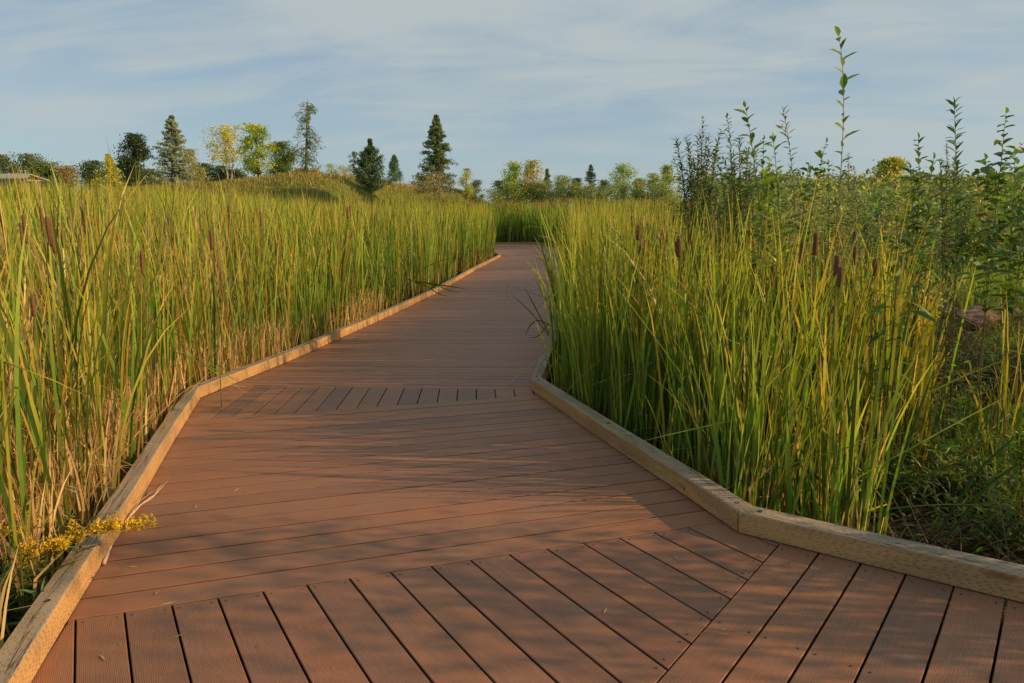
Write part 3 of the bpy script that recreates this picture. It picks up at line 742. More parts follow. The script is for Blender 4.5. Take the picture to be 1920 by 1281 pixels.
# leafy mass behind the saplings
q = scatter(9000, 1.5, 26, 6.2, 34); q = q[(q[:, 0] / q[:, 1] > .25) & (q[:, 0] < q[:, 1] * .85) & (q[:, 1] > 6.2 + 2 * (q[:, 0] / q[:, 1] > .54))]
low = (q[:, 1] < 12.5) & (q[:, 0] / q[:, 1] > .54); hh = .60 + .060 * q[:, 1] + .42 * vnoise(q[:, 0], q[:, 1], .9, 41); hh = np.where(low, .35 + .3 * smoothstep(9, 12, q[:, 1]), hh); m_ = 20
zz_ = zg(q[:, 0], q[:, 1]); f_ = rng.random((len(q), m_)) ** .6
C = np.stack([q[:, :1] + rng.normal(0, .12, (len(q), m_)), q[:, 1:2] + rng.normal(0, .12, (len(q), m_)), zz_[:, None] + f_ * (hh * rng.uniform(.7, 1.15, len(q)))[:, None]], 2).reshape(-1, 3)
hue = vnoise(C[:, 0], C[:, 1], .7, 44)[:, None]; col = jit((.21, .27, .095), len(C), .28) * (1 + hue * np.array([.75, .35, .3])) * rng.choice([.55, .8, 1.0, 1.15], len(C))[:, None]
q = scatter(1500, 1.9, 6.5, 3.3, 6.4); q = q[(q[:, 0] > 1.9 + (q[:, 1] - 3.4) * .62) & ((q - RO[1]) @ nR > .55) & (vnoise(q[:, 0], q[:, 1], 2.2, 71) > -.1)]
k = 26; f_ = rng.random((len(q), k)) ** .7; zq = zg(q[:, 0], q[:, 1])
Q = np.stack([q[:, :1] + rng.normal(0, .06, (len(q), k)), q[:, 1:2] + rng.normal(0, .06, (len(q), k)), zq[:, None] + f_ * rng.uniform(.15, .5, len(q))[:, None]], 2).reshape(-1, 3)
Vl, Tl, cl_ = leaf_quads(Q, rng.normal(0, 1, (len(Q), 3)) * [1, 1, .6] + [0, 0, .35], np.tile([0, 0, 1.], (len(Q), 1)) + rng.normal(0, .3, (len(Q), 3)), rng.uniform(.03, .075, len(Q)), rng.uniform(.007, .015, len(Q)), jit((.14, .22, .045), len(Q), .25))
tag(mesh_np('undergrowth', Vl, Tl, M_LEAF, col=cl_), 'low fine-leaved plants covering the ground between the kerb and the bank at the right', 'undergrowth', kind='stuff')
p = scatter(420, 1.8, 8, -2.6, 5.0); p = p[(p[:, 0] > .78 * p[:, 1] + .75) & ((p - RO[1]) @ nR > .4)]  # unseen leafy columns right of the frame, added to dapple the deck with shade
for px_, py_ in p:
    tall = py_ < 2.1 and rng.random() < .6
    if not tall and rng.random() < .66: continue
    k = 300; h_ = rng.uniform(1.9, 2.9) if tall else rng.uniform(.9, 1.7); f_ = rng.random(k) ** .7
    Q = np.stack([px_ + rng.normal(0, .22, k) * (1.1 - .6 * f_), py_ + rng.normal(0, .22, k) * (1.1 - .6 * f_), -.3 + f_ * h_], 1)
    C = np.concatenate([C, Q]); col = np.concatenate([col, jit((.11, .18, .04), k)])
V, Fq, cc = diamonds(C, np.where(C[:, 1] < 5.3, .055, .085 + .004 * C[:, 1]), np.clip(col, .008, .6), .45)
tag(mesh_np('undergrowth', V, Fq, M_LEAF, col=cc), 'tangled leafy undergrowth behind the tall saplings on the right, plus unseen shade plants out of frame', 'undergrowth', kind='stuff')

# ------------------------------------------------------------ leafy saplings and weeds
def stem_curve(base, tip, bend, n=12):
    base = np.asarray(base, float); tip = np.asarray(tip, float); P = []
    ctrl = base + (tip - base) * .55; ctrl[2] = base[2] + (tip[2] - base[2]) * .75; ctrl[:2] = base[:2] + (tip[:2] - base[:2]) * (.5 - bend)
    for k in range(n + 1):
        t_ = k / n; P.append(base * (1 - t_) ** 2 + ctrl * 2 * t_ * (1 - t_) + tip * t_ * t_)
    return P
def sapling(name, label, cat, base, tips, leaf, col, r0=.006, start=.15, gap=.035, group=None, wr=.3, up=.7, branches=0, blen=.25, fade=.45, via=None):
    """tips: list of tip points; leaf: leaf length"""
    base = np.asarray(base, float); o = empty(name, base); tag(o, label, cat, group)
    mb = MB(); C, Dr, U, Ln = [], [], [], []
    def dress(P, ln, st, gp):
        P = np.array(P); seg = np.linalg.norm(np.diff(P, axis=0), axis=1); L_ = np.concatenate([[0], np.cumsum(seg)]); T_ = L_[-1]
        s_ = T_ * st; k = random.random() * 6
        while s_ < T_:
            f = s_ / T_; p = np.array([np.interp(s_, L_, P[:, j]) for j in range(3)])
            a_ = np.array([np.interp(min(T_, s_ + .02), L_, P[:, j]) for j in range(3)]) - p; a_ /= (np.linalg.norm(a_) + 1e-9)
            k += 2.4 + random.uniform(-.3, .3)
            q = np.array([cos(k), sin(k), 0]); q = q - a_ * (q @ a_); q /= np.linalg.norm(q) + 1e-9
            u_ = up * (.6 + .6 * f)
            dd = q + a_ * u_ + np.array([random.uniform(-.45, .45), random.uniform(-.45, .45), random.uniform(-.6, .2)])
            C.append(p); Dr.append(dd); U.append(a_ + q * -.3 + rng.normal(0, .25, 3)); Ln.append(1.3 * ln * (1 - fade * f) * random.choice([.5, .8, .95, 1.1, 1.25]))
            s_ += .72 * gp * random.uniform(.7, 1.3) * (1 - .4 * f)
        C.append(P[-1]); Dr.append(P[-1] - P[-2]); U.append(np.array([1., .2, .3])); Ln.append(ln * .5)
    for tp in tips:
        tp = np.asarray(tp, float); P = stem_curve(base + rng.normal(0, .02, 3) * [1, 1, 0], tp, random.uniform(-.05, .48)); n = len(P)
        if via is not None: P = [base * (1 - k_) ** 2 + via * 2 * k_ * (1 - k_) + tp * k_ * k_ for k_ in np.linspace(0, 1, n)]
        mb.tube(P, [r0 * (1 - .8 * i / (n - 1)) for i in range(n)], 5)
        dress(P, leaf, start, gap)
        H = np.linalg.norm(tp - base)
        for b_ in range(branches):
            f = random.uniform(max(.2, start), .85); i0 = int(f * (n - 1)); p = P[i0]; a_ = random.random() * 6.28
            ln = blen * H * (1.1 - f) * random.uniform(.7, 1.3)
            q = p + np.array([cos(a_) * ln * .6, sin(a_) * ln * .6, ln * .8]); B = stem_curve(p, q, .1, 6)
            mb.tube(B, [r0 * .45 * (1 - .7 * i / 6) for i in range(7)], 4); dress(B, leaf * .85, .15, gap)
    mb.build('stem', M_STEM, o)
    C, Dr, U, Ln = map(np.array, (C, Dr, U, Ln)); n = len(C)
    V, T, cc = leaf_quads(C, Dr, U, Ln, Ln * wr, jit(col, n))
    mesh_np('leaves', V, T, M_LEAF, o, col=cc)
    return o
def gnd(px, Y): x = at(px, 500, Y)[0]; return np.array([x, Y, float(zg(x, Y))])
DG = (.09, .165, .04); LG = (.19, .28, .05); GG = (.17, .225, .11); YG = (.2, .24, .03)
SAP = 'leafy saplings rising above the right hand reeds'
sapling('willow_shoot', 'single tall bare-stemmed shoot with a few pale leaves, highest plant in the picture', 'shoot', gnd(1530, 3.9), [at(1572, 66, 4.0)], .10, (.19, .26, .07), .0042, .72, .078, SAP, .36, .9, fade=.35, via=at(1612, 230, 3.95))
sapling('willow_shoot', 'arching shoot with broad glossy leaves bending left at its tip, left of the tallest shoot', 'shoot', gnd(1480, 4.4), [at(1398, 202, 4.4), at(1450, 262, 4.3)], .10, LG, .006, .45, .05, SAP, .36, .8, 3)
sapling('willow_shoot', 'thin shoot with close narrow leaves, between the broad-leaved and the tallest shoot', 'shoot', gnd(1500, 5.4), [at(1468, 207, 5.4)], .075, GG, .005, .35, .03, SAP, .24, .9, 1)
sapling('cottonwood_sapling', 'sapling leaning right with dark round leaves against the tall bare shoot', 'sapling', gnd(1490, 4.6), [at(1548, 268, 4.6), at(1515, 320, 4.5)], .075, DG, .006, .45, .045, SAP, .62, .4, 3)
sapling('cottonwood_sapling', 'small sapling just right of the tall bare shoot, leaves reaching over the reeds', 'sapling', gnd(1570, 5.2), [at(1553, 306, 5.2)], .06, DG, .005, .4, .04, SAP, .55, .5, 2)
sapling('willow_bush', 'feathery grey green willow bush, leftmost of the tall shrubs on the right', 'bush', gnd(1310, 7.5), [at(1262 + k * 11 + random.uniform(-5, 5), 300 - 60 * random.random(), 7.5 + random.uniform(-.3, .3)) for k in range(9)] + [at(1268, 262, 7.5), at(1290, 272, 7.6), at(1318, 224, 7.5), at(1345, 275, 7.4), at(1300, 300, 7.3), at(1330, 255, 7.7)], .085, (.10, .135, .06), .006, .25, .028, SAP, .26, .8, 4)
sapling('willow_bush', 'feathery willow bush with one thin top, second from the left among the tall shrubs', 'bush', gnd(1390, 6.8), [at(1345 + k * 11 + random.uniform(-5, 5), 320 - 60 * random.random(), 6.8 + random.uniform(-.3, .3)) for k in range(8)] + [at(1363, 216, 6.8), at(1385, 262, 6.9), at(1420, 282, 6.7), at(1402, 300, 6.6), at(1345, 300, 6.6)], .075, (.085, .125, .045), .006, .25, .028, SAP, .28, .8, 4)
sapling('cottonwood_sapling', 'dark broad-leaved sapling growing among the feathery willows', 'sapling', gnd(1425, 5.0), [at(1432, 262, 5.0), at(1405, 318, 5.1)], .07, DG, .006, .3, .038, SAP, .6, .5, 4)
sapling('leafy_shrub', 'bright green shrub in front of the feathery willows, low above the reeds', 'shrub', gnd(1330, 6.2), [at(1300, 330, 6.2), at(1345, 322, 6.2), at(1375, 335, 6.1), at(1322, 318, 6.3)], .06, (.07, .13, .03), .006, .2, .03, SAP, .45, .6, 4)
sapling('cottonwood_sapling', 'large-leaved sapling with a forked top standing alone right of the distant yellow tree', 'sapling', gnd(1730, 4.6), [at(1722, 262, 4.7), at(1750, 300, 4.6), at(1706, 318, 4.6)], .105, (.09, .17, .04), .006, .5, .05, SAP, .38, .6, 3)
sapling('willow_shoot', 'upright shoot densely set with narrow dark leaves, tallest at the right', 'shoot', gnd(1825, 4.5), [at(1789, 194, 4.5)], .088, (.07, .15, .04), .006, .55, .024, SAP, .25, .8, 0)
sapling('cottonwood_sapling', 'dark sapling with round leaves beside the narrow-leaved shoot near the right edge', 'sapling', gnd(1860, 5.0), [at(1886, 214, 5.0), at(1848, 300, 4.9)], .10, (.10, .18, .045), .006, .5, .045, SAP, .62, .4, 5)
sapling('cottonwood_sapling', 'sapling at the right edge of the picture with few dark leaves', 'sapling', gnd(1915, 4.2), [at(1903, 292, 4.2), at(1935, 330, 4.1)], .09, DG, .006, .55, .05, SAP, .55, .5, 3)
sapling('poplar_sapling', 'thin pale upright poplar behind the large-leaved saplings', 'sapling', gnd(1775, 9.0), [at(1775, 272, 9.0), at(1790, 300, 9), at(1762, 302, 9)], .07, (.13, .16, .055), .008, .3, .03, SAP, .4, .8, 6)
sapling('poplar_sapling', 'wispy pale shrub tip behind the stem of the tallest shoot', 'sapling', gnd(1590, 9.5), [at(1590, 290, 9.5), at(1602, 312, 9.5)], .06, (.14, .15, .075), .008, .3, .03, SAP, .3, .8, 5)
sapling('leafy_weed', 'big-leaved plant rising among the reeds, its bent dark leaves hanging over the bank', 'plant', gnd(1690, 3.9), [at(1745, 470, 3.7), at(1690, 415, 3.9), at(1655, 500, 3.9)], .14, (.10, .18, .04), .008, .45, .095, None, .22, .0, 1)
sapling('leafy_weed', 'tall leafy plant with pale pointed leaves in front of the rocks', 'plant', gnd(1790, 4.3), [at(1800, 478, 4.2), at(1760, 505, 4.3)], .10, (.13, .2, .05), .006, .35, .075, None, .24, .2, 1)
sapling('leafy_weed', 'leafy plant above the rocks at the right edge of the picture', 'plant', gnd(1890, 4.4), [at(1893, 440, 4.4), at(1930, 480, 4.3)], .10, (.09, .16, .04), .006, .5, .07, None, .26, .3, 1)
# background thicket filling 1250-1920
TH = [(1262, 338, 12), (1290, 350, 9), (1410, 345, 9), (1448, 335, 8), (1500, 348, 7.5), (1540, 352, 8.5), (1585, 350, 7), (1612, 345, 11), (1640, 342, 9), (1668, 352, 7.2),
      (1700, 345, 9.5), (1725, 352, 7), (1760, 345, 11.5), (1800, 350, 11), (1835, 340, 12), (1870, 345, 11), (1905, 335, 12), (1600, 395, 6), (1645, 405, 5.6), (1700, 400, 5.8),
      (1755, 385, 11), (1810, 380, 12), (1860, 385, 12.5), (1905, 385, 12), (1540, 400, 6.4), (1480, 392, 6.6), (1850, 410, 12.5), (1905, 415, 12), (1790, 405, 11)]
lab_top = ['pale', 'bright green', 'dull green', 'dark green', 'yellowish']; cols = [(.28, .33, .15), (.20, .29, .07), (.21, .255, .12), (.13, .20, .07), (.32, .33, .09)]
places = ['at the left end of the thicket', 'below the leftmost willow bush', 'behind the arching broad-leaved shoot', 'under the arching shoot', 'left of the bare stem of the tallest shoot', 'behind the bare stem of the tallest shoot',
          'right of the bare stem of the tallest shoot', 'below the small grey woods', 'in front of the distant yellow tree', 'lower right of the distant yellow tree', 'left of the fork-topped sapling', 'at the foot of the fork-topped sapling',
          'behind the pale poplar', 'left of the narrow-leaved shoot', 'behind the narrow-leaved shoot', 'left of the dark sapling by the right edge', 'behind the sapling at the right edge',
          'just above the brown spikes on the right', 'rising from the reeds below the yellow tree', 'behind the big-leaved plant', 'between the big-leaved plant and the fork-topped sapling', 'over the rocks, below the narrow-leaved shoot',
          'over the right hand rock', 'at the right edge halfway down the thicket', 'behind the tops of the golden reeds', 'at the back of the golden reeds', 'just above the left rock', 'at the lower right edge of the thicket', 'left of the rocks']
for j, ((px, py, Y), pl) in enumerate(zip(TH, places)):
    tips = []
    for k in range(6 if Y > 6.9 else 6):
        tips.append(at(px + random.uniform(-42, 42) * 8 / Y, py + random.uniform(-14, 60), Y + random.uniform(-.5, .5)))
    c = j % 5
    sapling('thicket_shrub', '%s leafy shrub %s' % (lab_top[c], pl), 'shrub', gnd(px + random.uniform(-12, 12), Y), tips, .065 if Y < 8 else .085, cols[c], .006, .12, .030 if Y < 8 else .04,
            'shrubs of the thicket on the right', [.3, .5, .26, .45, .36][c], .6, 5, .3)
# low leafy weeds on the open ground, front right
WD = [(1560, 985, 3.9, .35), (1640, 900, 4.2, .45), (1700, 930, 3.9, .4), (1760, 880, 4.2, .5), (1830, 900, 3.9, .45), (1890, 870, 4.1, .6), (1870, 960, 3.5, .35), (1905, 930, 3.4, .45),
      (1470, 930, 4.0, .3), (1620, 840, 4.8, .5), (1720, 820, 4.8, .55), (1800, 800, 4.9, .55), (1880, 790, 5.0, .6)]
pls = ['below the green reeds nearest the bend, low on the ground', 'arching right of the last green reeds', 'drooping over the bare dark soil', 'beside the drooping weed on the dark soil', 'spreading at the edge of the reddish grass',
       'thick and pale at the right edge above the kerb', 'nearest the kerb at the right edge', 'leaning in from the right edge just above the kerb', 'tucked under the reeds right of the kerb corner', 'among the bases of the golden reeds on the right', 'below the reddish grass, left part', 'in the middle of the reddish grass', 'in the reddish grass near the right edge']
for j, ((px, py, Y, h), pl) in enumerate(zip(WD, pls)):
    x_ = at(px, py, Y)[0]; b_ = np.array([x_, Y, float(zg(x_, Y))])
    tips = [b_ + np.array([random.uniform(-1, 1) * h * .9, random.uniform(-.8, .5) * h, h * random.uniform(.5, 1.15)]) for _ in range(6)]
    sapling('leafy_weed', 'low leafy weed %s' % pl, 'weed', b_, tips, .075, [(.11, .2, .04), (.15, .2, .07), (.09, .17, .035)][j % 3], .0035, .12, .022, 'low weeds on the ground at the right', .2, .5, 2, .35)
# rusty low weeds by the far left kerb
for j, (px, Y, lb) in enumerate([(893, 24.5, 'rusty brown low weed beside the left kerb before the far corner'), (915, 27.2, 'rusty and green low weed at the far left corner of the kerb'), (868, 21.5, 'reddish low weed between the green reeds and the far left kerb')]):
    x_ = np.interp(Y, [p[1] for p in LO], [p[0] for p in LO]) - .3; b_ = np.array([x_, Y, -.42])
    tips = [b_ + np.array([random.uniform(-1.1, .25), random.uniform(-1, 1), random.uniform(.5, 1.0)]) for _ in range(16)]
    sapling('rusty_weed', lb, 'weed', b_, tips, .12, (.26, .12, .035) if j != 1 else (.17, .15, .04), .006, .1, .06, 'rusty weeds by the far left kerb', .3, .5, 3, .4)

# ------------------------------------------------------------ cattail spikes
def spike(px, py, Y, ln, label, lean=0.0, group=None, r=.0125):
    top = at(px, py, Y); x_ = top[0] - lean * .8; z0 = float(zg(x_, Y))
    o = empty('cattail_spike', (x_, Y, z0)); tag(o, label, 'cattail', group)
    r = r * (.82 if px < 960 else 1.2) * random.uniform(.85, 1.1); d = np.array([top[0] - x_, 0, top[2] - z0]); H = np.linalg.norm(d); d = d / H
    bot = top - d * ln; a_ = np.array([x_, Y, z0])
    sb = MB(); sb.tube([a_, a_ + (bot - a_) * .5 + np.array([.01, 0, 0]), bot], [.005, .004, .003], 5); sb.tube([top, top + d * .09], [.0032, .001], 4)
    sb.build('stalk', M_STEM, o)
    hb = MB(); pr = [(0, .25), (.03, .8), (.1, 1), (.5, 1.04), (.9, 1), (.97, .75), (1, .25)]
    hb.tube([bot + d * ln * f for f, _ in pr], [r * k for _, k in pr], 10); hb.build('seed_head', M_SPIKE, o, smooth=True)
NAMED = [(43, 402, 4.2, .17, 'brown cattail spike nearest the upper left corner of the reeds', -.05), (87, 405, 4.0, .17, 'left one of a close pair of brown cattail spikes in the left reeds', -.1), (93, 412, 4.1, .19, 'right one of a close pair of brown cattail spikes in the left reeds', -.12),
         (113, 415, 4.3, .16, 'leaning cattail spike just right of the close pair', -.12), (60, 553, 3.2, .10, 'low cattail spike near the left edge, lowest of the left reeds', 0), (428, 318 + 65, 8, .2, 'cattail spike above the middle of the left reeds, alone', 0),
         (265, 470, 4.6, .16, 'dark cattail spike low in the left reeds, below the blue spruce', .02), (395, 430, 5.2, .15, 'cattail spike in the left reeds below the pale yellow tree', .02), (575, 358, 10, .22, 'cattail spike straight below the weeping conifer', -.1), 
         (1274, 446, 4.0, .11, 'cattail spike standing alone left of the group in the right reeds', 0), (1449, 498, 3.9, .10, 'low cattail spike left of the spike pair, in green reeds on the right', 0), (1506, 454, 3.8, .12, 'thick cattail spike leaning right, left of centre in the right hand group', .03),
         (1531, 436, 3.8, .12, 'highest cattail spike of the right hand group', .02), (1571, 478, 3.6, .11, 'upper spike of the overlapping pair in the right reeds', 0), (1577, 500, 3.5, .10, 'lower spike of the overlapping pair in the right reeds', 0.01),
         (1549, 496, 4.6, .11, 'small cattail spike just left of the overlapping pair', 0), (1643, 485, 4.0, .10, 'rightmost cattail spike, thin, beside the big-leaved plant', 0), (1314, 478, 5, .12, 'small faint cattail spike between the lone one and the low one on the right', 0), 
         (1393, 432, 4.9, .13, 'thin cattail spike above the low one in the right reeds', 0.0), (1414, 495, 5, .1, 'faint small cattail spike left of the low one in the right reeds', 0)]
for px, py, Y, ln, lb, le in NAMED: spike(px, py, Y, ln, lb, le, 'brown cattail spikes')
for k in range(60):
    px = random.uniform(5, 860); Y = random.uniform(4.2, 17) if px < 500 else random.uniform(9, 26)
    tp = float(TOPL(np.array([0.]), np.array([Y]))[0]); z = tp - random.uniform(-.02, .30)
    x_ = (px - 960) / F * Y; py = 421.8 - (z - CH) * F / Y
    if inside_left(np.array([x_]), np.array([Y]), .2)[0]: spike(px, py, Y, random.uniform(.14, .20), 'brown cattail spike half hidden among the leaves of the left reeds', random.uniform(-.12, .12), 'small cattail spikes in the left reeds')
for k in range(48):
    px = random.uniform(1150, 1680); Y = random.uniform(4.4, 10); z = float(TOPR(np.array([2.]), np.array([Y]))[0]) - random.uniform(-.02, .16)
    spike(px, 421.8 - (z - CH) * F / Y, Y, random.uniform(.10, .15), 'brown cattail spike half hidden among the leaves of the right reeds', random.uniform(-.05, .08), 'small cattail spikes in the right reeds')

# ------------------------------------------------------------ single bent reed leaves over the deck
def leaf_path(name, label, pts, width, c_a, c_b, group=None, fold_dir=(0, 0, 1), cat='reed leaf'):
    P = np.array([at(*p) for p in pts]); n = 14
    tt = np.linspace(0, len(P) - 1, n); Q = np.stack([np.interp(tt, range(len(P)), P[:, j]) for j in range(3)], 1)
    for _ in range(2): Q[1:-1] = (Q[:-2] + 2 * Q[1:-1] + Q[2:]) / 4
    V = []; C = []
    for i in range(n):
        a_ = Q[min(i + 1, n - 1)] - Q[max(i - 1, 0)]; a_ /= np.linalg.norm(a_)
        s = np.cross(a_, np.array([.15, .9, .35])); s /= np.linalg.norm(s); f = i / (n - 1)
        hw = width * .5 * min(1, (1 - f) * 3 + .08)
        V += [Q[i] - s * hw, Q[i] + np.cross(a_, s) * hw * .35, Q[i] + s * hw]; c = np.array(c_a) * (1 - f) + np.array(c_b) * f; C += [c, c * .9, c]
    T = []
    for i in range(n - 1):
        for k in (0, 1): T.append((3 * i + k, 3 * i + k + 1, 3 * i + k + 4, 3 * i + k + 3))
    o = mesh_np(name, V, T, M_REED, col=np.array(C)); tag(o, label, cat, group); return o
GRN = (.06, .12, .025); OLV = (.13, .15, .03); STR = (.42, .33, .10)
grp = 'reed leaves bent over the boardwalk'
leaf_path('reed_leaf', 'dark green leaf lying lowest over the left kerb onto the deck', [(770, 528, 13), (800, 536, 13), (822, 552, 12.9), (845, 557, 12.8)], .022, GRN, GRN, grp)
leaf_path('reed_leaf', 'dark green leaf reaching farthest right from the left kerb', [(765, 524, 13), (802, 532, 13), (850, 538, 13), (878, 543, 13)], .024, GRN, GRN, grp)
leaf_path('reed_leaf', 'dark green leaf between the two bent leaves at the left kerb', [(768, 530, 13), (810, 530, 13), (840, 545, 13), (866, 547, 13)], .020, GRN, OLV, grp)
leaf_path('reed_leaf', 'green leaf arching high over the left kerb', [(745, 560, 12), (790, 505, 12), (830, 486, 12), (862, 484, 12)], .016, GRN, OLV, grp)
leaf_path('reed_leaf', 'long dark leaf slanting in from the right reeds with a pale tip hanging', [(1036, 640, 7.6), (1000, 590, 7.6), (957, 550, 7.6)], .012, OLV, (.07, .10, .03), grp)
leaf_path('reed_leaf', 'short pale straw leaf standing upright in front of the deck middle', [(951, 558, 7.6), (950, 545, 7.6), (953, 528, 7.6)], .011, STR, STR, grp)
leaf_path('reed_leaf', 'second long dark leaf slanting from the right reeds', [(1030, 628, 7.8), (1008, 585, 7.8), (983, 538, 7.8)], .014, OLV, (.07, .10, .03), grp)
leaf_path('reed_leaf', 'dark blade standing steeply before the far deck, right of the slanting pair', [(1040, 600, 8), (1022, 560, 8), (1004, 525, 8)], .012, GRN, OLV, grp)
leaf_path('reed_leaf', 'yellow leaf folded over like a hook above the far deck', [(1041, 560, 8.5), (1030, 520, 8.5), (1019, 486, 8.5), (1008, 484, 8.5), (998, 492, 8.5), (994, 508, 8.5)], .017, (.22, .2, .04), STR, grp)
leaf_path('reed_leaf', 'yellow leaf crossing the hooked one toward the right', [(1040, 530, 8.5), (1024, 487, 8.5), (1010, 480, 8.5), (1002, 476, 8.5)], .013, STR, STR, grp)
leaf_path('reed_leaf', 'light green leaf arching left over the far bend', [(1062, 520, 9), (1050, 450, 9), (1030, 430, 9), (1000, 424, 9), (976, 428, 9)], .014, (.12, .2, .06), (.2, .28, .1), grp)
leaf_path('reed_leaf', 'pale straw stub pointing left above the far kerb', [(1072, 490, 8.5), (1052, 460, 8.5), (1030, 445, 8.5), (1007, 442, 8.5)], .020, BRN, (.55, .42, .2), grp)
leaf_path('reed_leaf', 'thin straw leaf dropping onto the deck beside the right reeds', [(1040, 575, 8), (1020, 545, 8), (1013, 540, 8), (1006, 530, 8)], .010, STR, STR, grp)
leaf_path('reed_leaf', 'green blade bent sharply down onto the deck by the inner right kerb', [(1034, 612, 6.9), (1008, 598, 6.9), (992, 612, 6.9), (984, 632, 6.9)], .012, GRN, OLV, grp)
leaf_path('reed_leaf', 'small green leaf tip resting on the deck by the inner right kerb', [(1030, 606, 6.9), (1008, 632, 6.9), (992, 634, 6.9)], .012, OLV, OLV, grp)
leaf_path('reed_leaf', 'thin green blade lying across the left kerb below the goldenrod', [(30, 1098, 2.45), (75, 1078, 2.42), (115, 1062, 2.4), (155, 1048, 2.4)], .007, (.14, .2, .03), (.1, .16, .03), 'thin leaves beside the goldenrod')
leaf_path('reed_leaf', 'bright yellow green stem hanging straight down left of the kerb', [(36, 1022, 2.3), (40, 1060, 2.3), (45, 1135, 2.3)], .006, (.32, .34, .03), (.4, .36, .05), 'thin leaves beside the goldenrod')
leaf_path('reed_leaf', 'curved straw leaf drooping behind the right kerb corner', [(1432, 914, 3.2), (1460, 925, 3.2), (1482, 945, 3.2), (1490, 965, 3.2)], .010, (.45, .35, .15), (.5, .36, .2), 'dry leaves behind the kerb corner')
leaf_path('reed_leaf', 'upright brown dry leaf behind the right kerb corner', [(1400, 945, 3.3), (1404, 900, 3.3), (1412, 850, 3.4)], .014, (.26, .15, .08), (.34, .22, .12), 'dry leaves behind the kerb corner')
# broad blades leaning across the lower right
for k, (a_, b_, lb) in enumerate([((1640, 1010, 3.2), (1752, 690, 3.2), 'broad blade rising steeply behind the right kerb'), ((1760, 1000, 3.1), (1925, 800, 3.0), 'broad blade leaning right toward the right edge'), ((1775, 1010, 3.1), (1940, 850, 3.0), 'lower of the broad blades leaning to the right edge'),
                                ((1600, 985, 3.2), (1520, 780, 3.3), 'broad blade leaning left among the reeds behind the kerb'), ((1610, 990, 3.2), (1580, 700, 3.3), 'upright broad blade behind the right kerb'), ((1600, 985, 3.2), (1480, 860, 3.2), 'broad blade bent low to the left behind the kerb')]):
    m_ = tuple((np.array(a_) * .5 + np.array(b_) * .5 + np.array([-10 if k in (1, 2) else 6, -18, 0])))
    leaf_path('reed_leaf', lb, [a_, m_, b_], .017, (.05, .10, .03), (.07, .13, .03), 'broad blades behind the right kerb')

# dry stalk lying against the left kerb
P = [np.array(D(*q)) for q in ((-1.60, 2.585, .008), (-1.655, 2.80, .012), (-1.70, 3.02, .04), (-1.67, 3.28, .05), (-1.63, 3.55, .03))]
def deckpt(px, py, z):
    T_ = tan(RHO); d = ray(px, py); t_ = (z - CH) / (d[2] - T_ * d[0]); return np.array([0, 0, CH]) + d * t_
P = [deckpt(195, 1057, .008), deckpt(214, 1005, .012), deckpt(238, 975, .03), deckpt(262, 948, .03), deckpt(290, 928, .02), deckpt(314, 902, .012)]
o = empty('dry_stalk', P[0]); tag(o, 'bent dry straw coloured stalk lying on the deck against the left kerb', 'stalk')
mb = MB(); mb.tube(P, [.0075, .006, .005, .0042, .003, .0015], 7); mb.build('stem', M_DRY, o, smooth=True)
mb = MB(); mb.tube([P[3], deckpt(285, 935, .008), deckpt(302, 915, .006)], [.002, .0015, .0006], 4); mb.tube([P[4], deckpt(300, 912, .03), deckpt(306, 906, .04)], [.002, .0012, .0005], 4); mb.tube([P[2], deckpt(262, 940, .05), deckpt(300, 912, .05)], [.0022, .0015, .0005], 4)
mb.build('stem_fibres', M_DRY, o)

V = []; Fq = []; C = []
for k in range(70):
    f = random.random() ** 1.6; y_ = 2.0 + 9 * f; side = random.random()
    xl = float(np.interp(y_, [p[1] for p in LEFT], [p[0] for p in LEFT])); xr_ = float(np.interp(y_, [p[1] for p in RIGHT[1:]], [p[0] for p in RIGHT[1:]])) if y_ > 2.75 else .8
    x_ = xl + .03 + abs(random.gauss(0, .22)) if side < .45 else (xr_ - .03 - abs(random.gauss(0, .2)) if side < .75 else random.uniform(xl + .1, xr_ - .1))
    a_ = random.random() * 6.28; ln = random.uniform(.008, .035) * (1.6 if random.random() < .1 else 1); wd_ = random.uniform(.0015, .004); b_ = len(V)
    for sx_, sy_, zz in ((-1, 0, .003), (0, 1, .005), (1, 0, .004), (0, -1, .003)):
        V.append(D(x_ + cos(a_) * sx_ * ln - sin(a_) * sy_ * wd_, y_ + sin(a_) * sx_ * ln + cos(a_) * sy_ * wd_, zz)); C.append(random.choice([(.45, .33, .18), (.3, .2, .1), (.5, .42, .25), (.22, .2, .06)]))
    Fq.append((b_, b_ + 1, b_ + 2, b_ + 3))
tag(mesh_np('leaf_litter', V, Fq, M_GRASS, col=np.array(C)), 'scattered dry leaf bits on the deck boards', 'leaf litter', kind='stuff')

